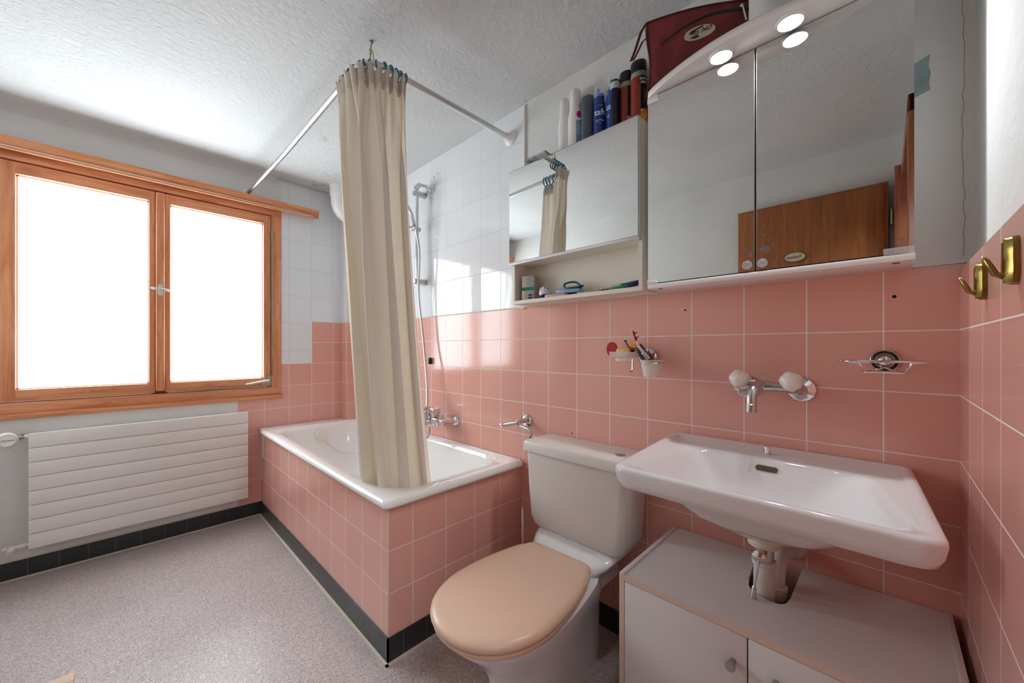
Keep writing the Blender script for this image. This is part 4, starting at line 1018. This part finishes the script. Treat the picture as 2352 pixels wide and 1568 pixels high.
build(g, 'bristles', 'bristle', hb, smooth=0)
g = G(); g.obox((-.635, -.05, SH+.026), (.105, .012, .009), (0, -.11, .06), bev=.002)
tag(build(g, 'comb', 'black_pl', origin=(-.635, -.05, SH)), 'black comb leaning at the right end of the shelf', 'comb')
g = G(); g.obox((-.665, -.085, SH+.010), (.095, .012, .010), (0, -.12, .08), bev=.003)
tag(build(g, 'toothpaste_tube', 'green', origin=(-.665, -.085, SH)), 'sea green slim tube in front of the black comb', 'tube')
g = G(); g.obox((-.622, -.088, SH+.012), (.05, .014, .016), (0, -.2, .1), bev=.003)
tag(build(g, 'lotion_sachet', 'navy', origin=(-.622, -.088, SH)), 'small navy packet in the right corner of the shelf', 'packet')
g = G(); g.obox((-.80, -.085, SH+.004), (.10, .022, .007), (0,0,-.03), bev=.002)
tag(build(g, 'flat_box', 'clearneck', origin=(-.8, -.085, SH)), 'thin clear lid lying in the middle of the shelf', 'lid')

# ------------------------------------------------------------------ bottles on the small cabinet
TZ = cz1; FA = math.atan2(-.85, .53)
grp = 'bottles on the small mirror cabinet'
def el_loft(g, cx, cy, prof, n=30, rot=0, mi=0):
    """prof: (half width, half depth, z)"""
    loops = []
    for a, b, z in prof:
        L = []
        for k in range(n):
            t = 2*PI*k/n; x = a*math.cos(t); y = b*math.sin(t)
            L.append((cx+x*math.cos(rot)-y*math.sin(rot), cy+x*math.sin(rot)+y*math.cos(rot), z))
        loops.append(L)
    g.loft(loops, mi=mi)
# white shampoo bottles
def shampoo(name, label, cx, cy, w, d, H, lab, parts=True):
    t = thing(name, label, 'bottle', (cx, cy, TZ), grp); rot = .25
    g = G(); z = TZ; zc = z+H*.74
    el_loft(g, cx, cy, [(w*.9, d*.9, z), (w, d, z+.006), (w, d, z+H*.45), (w*.98, d*.98, z+H*.6), (w*.8, d*.85, z+H*.70), (w*.68, d*.8, zc)], rot=rot); build(g, 'bottle_body', 'white_pl', t, smooth=60)
    g = G(); el_loft(g, cx, cy, [(w*.74, d*.86, zc), (w*.76, d*.88, zc+.004), (w*.72, d*.84, z+H-.012), (w*.62, d*.74, z+H-.004), (w*.4, d*.5, z+H)], rot=rot); build(g, 'flip_cap', 'white_lac', t, smooth=60)
    return t
s1 = shampoo('shampoo_bottle', 'narrow white bottle with azure edge, first at the left on the cabinet top', -.944, -.045, .027, .020, .262, 'a')
g = G(); loops = []
for z in (TZ+.02, TZ+.16):
    loops.append([(-.944+.0278*math.cos(a), -.045+.0208*math.sin(a), z) for a in [PI*1.0+.9*k/8-.3 for k in range(9)]])
g.grid(loops); build(g, 'azure_label', 'azure_lab', s1, recalc=False)
s2 = shampoo('shampoo_bottle', 'wider white bottle with magenta sticker and teal label, second from the left', -.887, -.05, .030, .022, .272, 'b')
def patch(cx, cy, r, a0, a1, z0, z1, mat, parent, name, n=10, ry=None, rot=0):
    g = G(); ry = ry or r
    R = []
    for z in (z0, z1):
        row = []
        for k in range(n+1):
            a = a0+(a1-a0)*k/n; x = r*math.cos(a-rot); y = ry*math.sin(a-rot)
            row.append((cx+x*math.cos(rot)-y*math.sin(rot), cy+x*math.sin(rot)+y*math.cos(rot), z))
        R.append(row)
    g.grid(R); return build(g, name, mat, parent, recalc=False)
patch(-.887, -.05, .0305, -.95, .35, TZ+.01, TZ+.135, 'blue_lab', s2, 'teal_label', ry=.0225, rot=.25)
g = G(); 
cc = []
for k in range(20):
    t = 2*PI*k/20; a = -.55+.35*math.cos(t); x = .0308*math.cos(a-.25); y = .0228*math.sin(a-.25)
    cc.append((-.887+x*math.cos(.25)-y*math.sin(.25), -.05+x*math.sin(.25)+y*math.cos(.25), TZ+.158+.014*math.sin(t)))
g.bm.faces.new([g.bm.verts.new(p) for p in cc]); build(g, 'magenta_sticker', 'magenta', s2, smooth=0)
s3 = thing('shower_gel_bottle', 'slate grey bottle without cap band, third from the left', 'bottle', (-.832, -.045, TZ), grp)
g = G(); el_loft(g, -.832, -.046, [(.025, .017, TZ), (.0265, .0185, TZ+.005), (.0265, .0185, TZ+.185), (.0262, .018, TZ+.205), (.024, .016, TZ+.218), (.016, .010, TZ+.222)], rot=.35); build(g, 'bottle_body', 'grey_bottle', s3, smooth=60)
text_wrap('TAHITI', .02, -.832, -.046, TZ+.09, .0272, FA-.8, 'txt_w', s3, upright=False, squash=.72) if False else None
for k in range(7):
    patch(-.832, -.046, .0270, FA-1.0, FA-.75, TZ+.03+k*.02, TZ+.034+k*.02, 'txt_g', s3, 'printed_line', n=4, ry=.0190, rot=.35)
def mousse(cx, cy, H, label, can, show):
    t = thing('hair_mousse_can', label, 'can', (cx, cy, TZ), grp); r = .0225
    g = G(); g.lathe((cx, cy, TZ), (0,0,1), [(r*.94, 0), (r, .004), (r, H*.62), (r*.97, H*.68), (r*.8, H*.735), (r*.78, H*.74), (r*.84, H*.75), (r*.84, H*.765)], n=30); build(g, 'can_body', can, t, smooth=50)
    g = G(); g.lathe((cx, cy, TZ+H*.765), (0,0,1), [(r*.80, 0), (r*.78, .012), (r*.6, .016), (r*.3, .017)], n=24); g.tube([(cx-.003, cy, TZ+H*.82), (cx-.004, cy, TZ+H*.87), (cx-.005, cy-.001, TZ+H*.93)], .006, 10, radii=[.009, .006, .004]); build(g, 'nozzle', 'blue_noz', t)
    g = G(); g.lathe((cx, cy, TZ+H*.766), (0,0,1), [(r*.83, 0), (r*.83, H*.19), (r*.75, H*.225), (r*.5, H*.234), (.0005, H*.235)], n=28); build(g, 'clear_cap', 'clearcap', t, smooth=60)
    if show:
        text_wrap('taft', .033, cx, cy, TZ+H*.50, r+.0004, show, 'txt_w', t, bold=.0004)
        text_wrap('ULTRA', .0115, cx, cy, TZ+H*.37, r+.0004, show, 'txt_w', t)
        patch(cx, cy, r+.0004, show-.25, show+.45, TZ+H*.605, TZ+H*.612, 'orange_lab', t, 'orange_swoosh')
        patch(cx, cy, r+.0004, show-.3, show+.3, TZ+H*.325, TZ+H*.328, 'txt_w', t, 'thin_line')
    return t
mousse(-.779, -.046, .245, 'deep blue hair mousse can with clear cap and whole white lettering', 'blue_can2', FA+.05)
mousse(-.730, -.034, .262, 'brighter blue hair mousse can behind the dark navy bottle', 'blue_can', FA-.35)
s6 = thing('hair_gel_tube', 'short dark navy bottle with silver band in front of the blue can', 'bottle', (-.700, -.07, TZ), grp)
g = G(); g.lathe((-.7005, -.068, TZ), (0,0,1), [(.016, 0), (.0175, .003), (.0175, .172)], n=26, mi=0); g.lathe((-.7005, -.068, TZ), (0,0,1), [(.0178, .172), (.0178, .197)], n=26, mi=1); g.lathe((-.7005, -.068, TZ), (0,0,1), [(.0178, .197), (.0176, .203), (.012, .208), (.001, .209)], n=26, mi=0)
build(g, 'bottle_body', ['darknavy', 'silver_band'], s6, smooth=50)
def gel(cx, cy, H, w, label, big):
    t = thing('shower_gel_bottle', label, 'bottle', (cx, cy, TZ), grp); rot = .15; d = w*.78
    g = G(); el_loft(g, cx, cy, [(w*.92, d*.92, TZ), (w, d, TZ+.006), (w, d, TZ+H*.745)], rot=rot); build(g, 'bottle_body', 'amber', t, smooth=50)
    g = G(); el_loft(g, cx, cy, [(w, d, TZ+H*.745), (w*.985, d*.985, TZ+H*.80), (w*.92, d*.92, TZ+H*.83)], rot=rot); build(g, 'clear_shoulder', 'clearneck', t, smooth=50)
    g = G(); el_loft(g, cx, cy, [(w*.96, d*.96, TZ+H*.825), (w*.98, d*.98, TZ+H*.84), (w*.97, d*.97, TZ+H*.97), (w*.88, d*.88, TZ+H*.995), (w*.5, d*.5, TZ+H)], rot=rot); build(g, 'black_cap', 'black_pl', t, smooth=50)
    a0, a1 = -.95, .35
    patch(cx, cy, w+.0004, a0, a1, TZ+.05, TZ+H*.74, 'black_lab', t, 'black_label', ry=d+.0004, rot=rot)
    patch(cx, cy, w+.0006, a0, a1, TZ+.012, TZ+.06, 'orange_lab', t, 'orange_slice_print', ry=d+.0006, rot=rot)
    if big:
        text_wrap('ISANA', .0125, cx, cy, TZ+H*.69, w+.0009, -.50, 'txt_w', t, squash=d/w*1.02, bold=.0003)
        text_wrap('MEN', .0125, cx, cy, TZ+H*.635, w+.0009, -.52, 'txt_w', t, squash=d/w*1.02, bold=.0003)
        text_wrap('ENERGY', .014, cx, cy, TZ+H*.44, w+.0009, -.42, 'gold', t, upright=False, squash=d/w*1.02)
    return t
gel(-.669, -.046, .232, .0245, 'slimmer amber gel bottle with black cap, left of the larger one', False)
gel(-.618, -.052, .240, .0285, 'largest amber gel bottle with black cap and orange print, rightmost in the row', True)
sa = thing('foil_sachet', 'flat crinkled grey foil sachet lying on the left end of the small cabinet', 'sachet', (-1.02, -.11, cz1))
g = G(); rows = []
for j in range(9):
    row = []
    for i in range(13):
        u = i/12; v = j/8; x = -1.085+.125*u; y = -.143+.05*v-.008*u
        row.append((x, y, cz1+.008+.0015*math.sin(u*5+v*2)+.0008*math.sin(v*7+u*9)+.010*(1-v)))
    rows.append(row)
g.grid(rows); sm = build(g, 'foil', 'foil', sa, recalc=False); md = sm.modifiers.new('s', 'SOLIDIFY'); md.thickness = .004
g = G(); g.lathe((-1.0, -.06, cz1), (0,0,1), [(.03, 0), (.034, .004), (.034, .03), (.024, .036), (.001, .037)], n=26)
tag(build(g, 'clear_tub', 'clearneck', origin=(-1.0, -.06, cz1)), 'small milky round tub behind the grey foil sachet', 'tub')

# ------------------------------------------------------------------ large lit mirror cabinet
lc = thing('mirror_cabinet', 'large mirror cabinet with arched canopy and two lit spotlights', 'cabinet', (-.245, 0, 1.3))
lx0, lx1, ly = -.541, .047, -.135
g = G(); g.box(lx0+.002, lx0+.018, ly, 0, 1.318, 1.92); g.box(lx1-.018, lx1-.002, ly, 0, 1.318, 1.92); g.box(lx0+.018, lx1-.018, ly, 0, 1.905, 1.92); g.box(lx0+.018, lx1-.018, -.012, -.004, 1.318, 1.905)
build(g, 'carcass', 'white_lac', lc, smooth=0)
g = G(); g.box(lx0, lx1+.002, -.153, 0, 1.302, 1.3165, bev=.0015); bb = build(g, 'bottom_board', 'white_lac', lc)
for x in (-.51, .02):
    g = G(); g.box(x-.006, x+.006, -.128, -.124, 1.3005, 1.3022); build(g, 'screw_slot', 'dark', lc, smooth=0)
for (a, b, kx) in ((lx0+.001, -.2455, -.263), (-.2425, lx1, -.228)):
    g = G(); g.box(a, b, -.151, -.146, 1.3195, 1.9215, mi=0)
    d = build(g, 'mirror_door', 'mirror', lc, smooth=0); LOC[d.name] = LOC[lc.name]
    g = G(); g.lathe((kx, -.151, 1.337), (0,-1,0), [(.0115, 0), (.0115, .002), (.0095, .002), (.0095, .003), (.0075, .003), (.0075, .002), (.0055, .002), (.0055, .003), (.0035, .003), (.0035, .002), (.001, .002)], n=28); o = build(g, 'finger_grip', 'acrylic', lc); o.parent = d
    for rr in (.0108, .008, .0052, .0026):
        g = G(); g.tube([(kx+rr*math.cos(t), -.1543, 1.337+rr*math.sin(t)) for t in [2*PI*k/28 for k in range(28)]], .0004, 5, closed=True); o = build(g, 'grip_ring', 'txt_w', lc); o.parent = d
    g = G(); xx = b-.0008 if a < -.3 else a+.0008; g.box(xx-.0008, xx+.0008, -.1518, -.146, 1.3195, 1.9215); o = build(g, 'door_edge', 'satin', lc, smooth=0); o.parent = d
g = G(); g.box(lx0, lx0+.034, -.1545, -.146, 1.902, 1.923, bev=.001); build(g, 'hinge_cover', 'white_lac', lc)
g = G(); g.box(lx0-.001, lx0+.03, -.1545, -.146, 1.3165, 1.329, bev=.001); build(g, 'hinge_cover', 'white_lac', lc)
g = G(); g.box(.0, lx1, -.1545, -.1512, 1.3175, 1.332, bev=.001); build(g, 'hinge_cover', 'acrylic', lc)
g = G()    # splash marks low on the right mirror
rnd = random.Random(5)
for k in range(26):
    x = rnd.gauss(-.07, .045); z = 1.352+abs(rnd.gauss(0, .03)); rr = rnd.uniform(.0004, .0013)
    if x > .04: x = .03
    g.lathe((x, -.1510, z), (0,-1,0), [(rr, 0), (rr, .0002)], n=8)
for k in range(9):
    x = -.232+rnd.uniform(0, .03); z = 1.352+k*.012; rr = rnd.uniform(.001, .0035); g.lathe((x, -.1510, z), (0,-1,0), [(rr, 0), (rr, .0002)], n=12)
for x, z, r_ in ((-.256, 1.366, .007), (-.222, 1.373, .011), (-.206, 1.382, .004), (-.205, 1.337, .005), (.026, 1.345, .007)): g.lathe((x, -.1510, z), (0,-1,0), [(r_, 0), (r_, .0002)], n=16)
build(g, 'splash_marks', 'smear', lc)['kind'] = 'stuff'
# canopy: arched front edge
g = G(); cz = 1.9255; th = .022; fr = []
for k in range(33):
    u = k/32; x = lx0+(lx1-lx0)*u; y = -.150-.086*(math.sin(PI*u)**.85)
    fr.append((x, y))
poly = [(lx0, 0)]+fr+[(lx1, 0)]
n_ = len(poly)
def cp(poly, z, d=0): return [(x, (y+d if y < -.01 else y), z) for x, y in poly]
g.loft([cp(poly, cz, .003), cp(poly, cz+.003, 0), cp(poly, cz+th-.003, 0), cp(poly, cz+th, .003)])
cn = build(g, 'canopy', 'white_lac', lc, smooth=50); LOC[cn.name] = LOC[lc.name]
for x, y in ((-.318, -.184), (-.163, -.188)):
    g = G(); R1 = .030
    g.lathe((x, y, cz), (0,0,-1), [(R1+.002, 0), (R1+.002, .003), (R1-.001, .006), (R1-.004, .006), (R1-.005, .003)], n=36)
    sp_ = build(g, 'spotlight_ring', 'white_lac', lc, smooth=50); sp_.parent = cn
    g = G(); g.lathe((x, y, cz), (0,0,-1), [(R1-.004, .0035), (R1-.004, .0045), (R1*.5, .0052), (.0005, .0055)], n=36); o = build(g, 'spotlight_lens', 'bulb', lc, smooth=50); o.parent = cn
CT = cz+th
# boxed pipe rising from the cabinet
g = G(); g.cyl((-.218, -.075, CT), (-.218, -.075, CEIL), .056, n=36)
tag(build(g, 'riser_pipe', 'plaster', origin=(-.218, -.075, CT)), 'thick pale vertical pipe rising behind the canopy to the ceiling', 'pipe')

# maroon bag
bg = thing('zip_bag', 'flat maroon canvas pouch with black zip leaning on the wall above the lamps', 'bag', (-.42, -.08, CT))
BA = Vector((-.545, -.125)); BB = Vector((-.285, -.030)); ez = Vector((0,0,1)); exb = Vector((BB.x-BA.x, BB.y-BA.y, 0)).normalized(); nb = Vector((exb.y, -exb.x, 0))
BL = (BB-BA).length
def bp_(u, v, d=0):
    """u 0..1 along, v 0..1 up"""
    top = 2.193-.035*u+.012*math.sin(u*3.1); z = CT+(top-CT)*v
    lean = .02*v
    p = Vector((BA.x, BA.y, 0)) + exb*(BL*u + (.01*math.sin(v*5)*(1-u)) - .012*(1-v)*(1-u)) + nb*(d-lean*.0)
    p.z = z; return p
g = G(); rows = []; NU, NV = 22, 18
def puff(u, v): return .014*(math.sin(PI*min(1, u*1.02))**.5)*(math.sin(PI*v)**.5)+.003*math.sin(7*u+5*v)*math.sin(PI*v)
fr_ = [[bp_(i/NU, j/NV, puff(i/NU, j/NV)) for i in range(NU+1)] for j in range(NV+1)]
bk_ = [[bp_(i/NU, j/NV, -puff(i/NU, j/NV)*.5-.001) for i in range(NU+1)] for j in range(NV+1)]
g.grid(fr_); g.grid(bk_[::-1])
bmesh.ops.remove_doubles(g.bm, verts=g.bm.verts[:], dist=.0012)
build(g, 'pouch_body', 'maroon', bg, smooth=80)
g = G(); edge = [bp_(0, j/10, 0) for j in range(11)]+[bp_(i/14, 1, 0) for i in range(1, 15)]
g.tube(edge, .0042, 8, flat=.8); build(g, 'edge_piping', 'maroon_d', bg)
g = G()
zl = []
for k in range(17):
    u = .13+.87*k/16; v = .62+.27*math.sin(min(1, k/15)*PI*.5)-.02*(k/16)**3; zl.append((u, v, .002+.014*math.sin(PI*min(1, (k+1)/17*.6))))
up_ = [bp_(u, v+w*.9, puff(u, v)+.0012) for u, v, w in zl]; mid = [bp_(u, v, puff(u, v)+.004) for u, v, w in zl]; lo_ = [bp_(u, v-w*2.0, puff(u, v)+.0012) for u, v, w in zl]
g.grid([lo_, mid, up_]); build(g, 'zip_opening', 'black_pl', bg, recalc=False)
g = G(); p = bp_(.93, .87, .016); g.tube([p, p+Vector((.004, -.004, -.008)), p+Vector((.008, -.002, -.03)), p+Vector((.012, 0, -.05))], .0025, 7); g.ball(p, .005); build(g, 'zip_pull', 'chrome', bg)
g = G()
oc = [bp_(.53+.155*math.cos(t)*1.0, .615+.085*math.sin(t)+.02*math.cos(t), puff(.53, .6)+.0035) for t in [2*PI*k/36 for k in range(36)]]
ob = [q-nb*.003 for q in oc]
g.loft([ob, oc]); bd = build(g, 'badge', 'badge', bg, smooth=30); LOC[bd.name] = LOC[bg.name]
c0 = bp_(.53, .617, puff(.53, .6)+.0042); exr = (exb+Vector((0,0,.12))).normalized()
g = G()
def bq(u, v): return c0+exr*u+ez*v-nb*.0003
g.bm.faces.new([g.bm.verts.new(q) for q in (bq(-.030, -.008), bq(-.012, -.016), bq(.000, -.014), bq(-.006, -.006))]); g.bm.faces.new([g.bm.verts.new(q) for q in (bq(-.033, .004), bq(-.022, .013), bq(.008, .017), bq(.012, .012), bq(-.008, .010), bq(-.018, .004))])
o = build(g, 'badge_arrow', 'txt_k', bg, smooth=0); o.parent = bd
o = text_flat('YES', .0155, bq(-.015, .0005), exr, ez, 'txt_k', bg, 'badge_lettering', shear=.3, bold=.0004); o.parent = bd
o = text_flat('NO', .0175, bq(.019, .001), exr, ez, 'txt_k', bg, 'badge_lettering', shear=.3, bold=.0005); o.parent = bd
g = G(); a = bp_(0, 1, 0)
def ribbon(pts, w):
    L = [Vector(p) for p in pts]; g.grid([[p+exb*w*.5 for p in L], [p-exb*w*.5 for p in L]])
ribbon([a, a+Vector((-.018, -.004, -.022)), a+Vector((-.038, -.006, -.075)), a+Vector((-.052, -.008, -.105))], .009); ribbon([a+Vector((-.002, 0, -.05)), a+Vector((-.014, -.003, -.058)), a+Vector((-.03, -.005, -.085)), a+Vector((-.044, -.006, -.105))], .007)
sm = build(g, 'hanging_strap', 'maroon_d', bg, recalc=False); md = sm.modifiers.new('s', 'SOLIDIFY'); md.thickness = .0015

# ------------------------------------------------------------------ brass hooks on the right wall
hook = thing('coat_hook', 'aged brass coat hook on the right wall, the one nearer the corner', 'hook', (XR, -.325, 1.226), 'brass hooks on the pink right wall')
def wy(y): return y
g = G(); hx = XR; hy = -.325; hz = 1.226
pr = [(.001, -.034), (.006, -.031), (.0085, -.024), (.0105, -.012), (.009, -.002), (.0095, .012), (.0085, .022), (.005, .028), (.001, .030)]
loops = []
for dxx, k in ((-.001, 1.25), (.006, 1.2), (.010, .85), (.0125, .45)):
    L = [(hx-dxx, hy-w*k, hz+z*(1 if dxx < .01 else .93)) for w, z in pr]+[(hx-dxx, hy+w*k, hz+z*(1 if dxx < .01 else .93)) for w, z in pr[::-1]]
    loops.append(L)
g.loft(loops); build(g, 'back_plate', 'brass', hook, smooth=30)
g = G(); g.tube([(hx-.008, hy, hz-.018), (hx-.0145, hy, hz-.021), (hx-.019, hy, hz-.018), (hx-.0225, hy, hz-.009), (hx-.0265, hy, hz+.001), (hx-.028, hy, hz+.004)], .005, 10, radii=[.006, .0058, .0055, .0052, .005, .003], flat=.7); build(g, 'hook_arm', 'brass', hook, smooth=60)
g = G(); g.tube([(hx-.0135, hy, hz+z) for z in (-.026, -.015, 0, .012, .022)], .0009, 6); g.ball((hx-.0283, hy, hz+.005), .0028); g.tube([(hx-.0095, hy+.0075, hz+z) for z in (-.02, 0, .018)], .0007, 6); g.tube([(hx-.0095, hy-.0075, hz+z) for z in (-.02, 0, .018)], .0007, 6)
build(g, 'worn_edge', 'brass_hi', hook)
h2 = hook.copy(); COL.objects.link(h2); h2.location = (XR, -.548, 1.226); h2['label'] = 'aged brass coat hook on the right wall, the one farther from the corner'
for chd in list(hook.children):
    q = chd.copy(); COL.objects.link(q); q.parent = h2

# corner of a wooden bath mat board near the camera
wc = thing('wooden_stool', 'pale wooden stool corner at the bottom left of the floor', 'stool', (-1.64, -1.64, 0))
g = G(); g.box(-1.772, -1.50, -1.80, -1.481, .08, .10, bev=.002); build(g, 'stool_top', 'pale_wood', wc)
for lx, ly_ in ((-1.75, -1.78), (-1.75, -1.503), (-1.52, -1.78), (-1.52, -1.503)):
    g = G(); g.box(lx-.016, lx+.016, ly_-.016, ly_+.016, 0, .0795, bev=.001); build(g, 'leg', 'frame_wood', wc)

# ------------------------------------------------------------------ light and camera
w = bpy.data.worlds.new('sky'); SC.world = w; w.use_nodes = True
w.node_tree.nodes['Background'].inputs[0].default_value = (.8, .88, 1, 1); w.node_tree.nodes['Background'].inputs[1].default_value = .3

cam = bpy.data.cameras.new('camera'); co = bpy.data.objects.new('camera', cam); COL.objects.link(co)
co.location = (.0015, -1.3799, 1.1092)
co.rotation_euler = (PI/2, 0, .7936)
cam.sensor_width = 36; cam.lens = 877.2231/2352*36
cam.shift_x = (1176-1139.5071)/2352; cam.shift_y = (799.1535-784)/2352
cam.clip_start = .01
SC.camera = co
SC.view_settings.view_transform = 'Standard'; SC.view_settings.look = 'None'; SC.view_settings.gamma = 1
SC.view_settings.use_curve_mapping = False
SC.view_settings.exposure = 0.36
SC.cycles.max_bounces = 12; SC.cycles.diffuse_bounces = 8; SC.cycles.glossy_bounces = 6; SC.cycles.transparent_max_bounces = 12
SC.cycles.sample_clamp_indirect = 6; SC.cycles.caustics_reflective = False
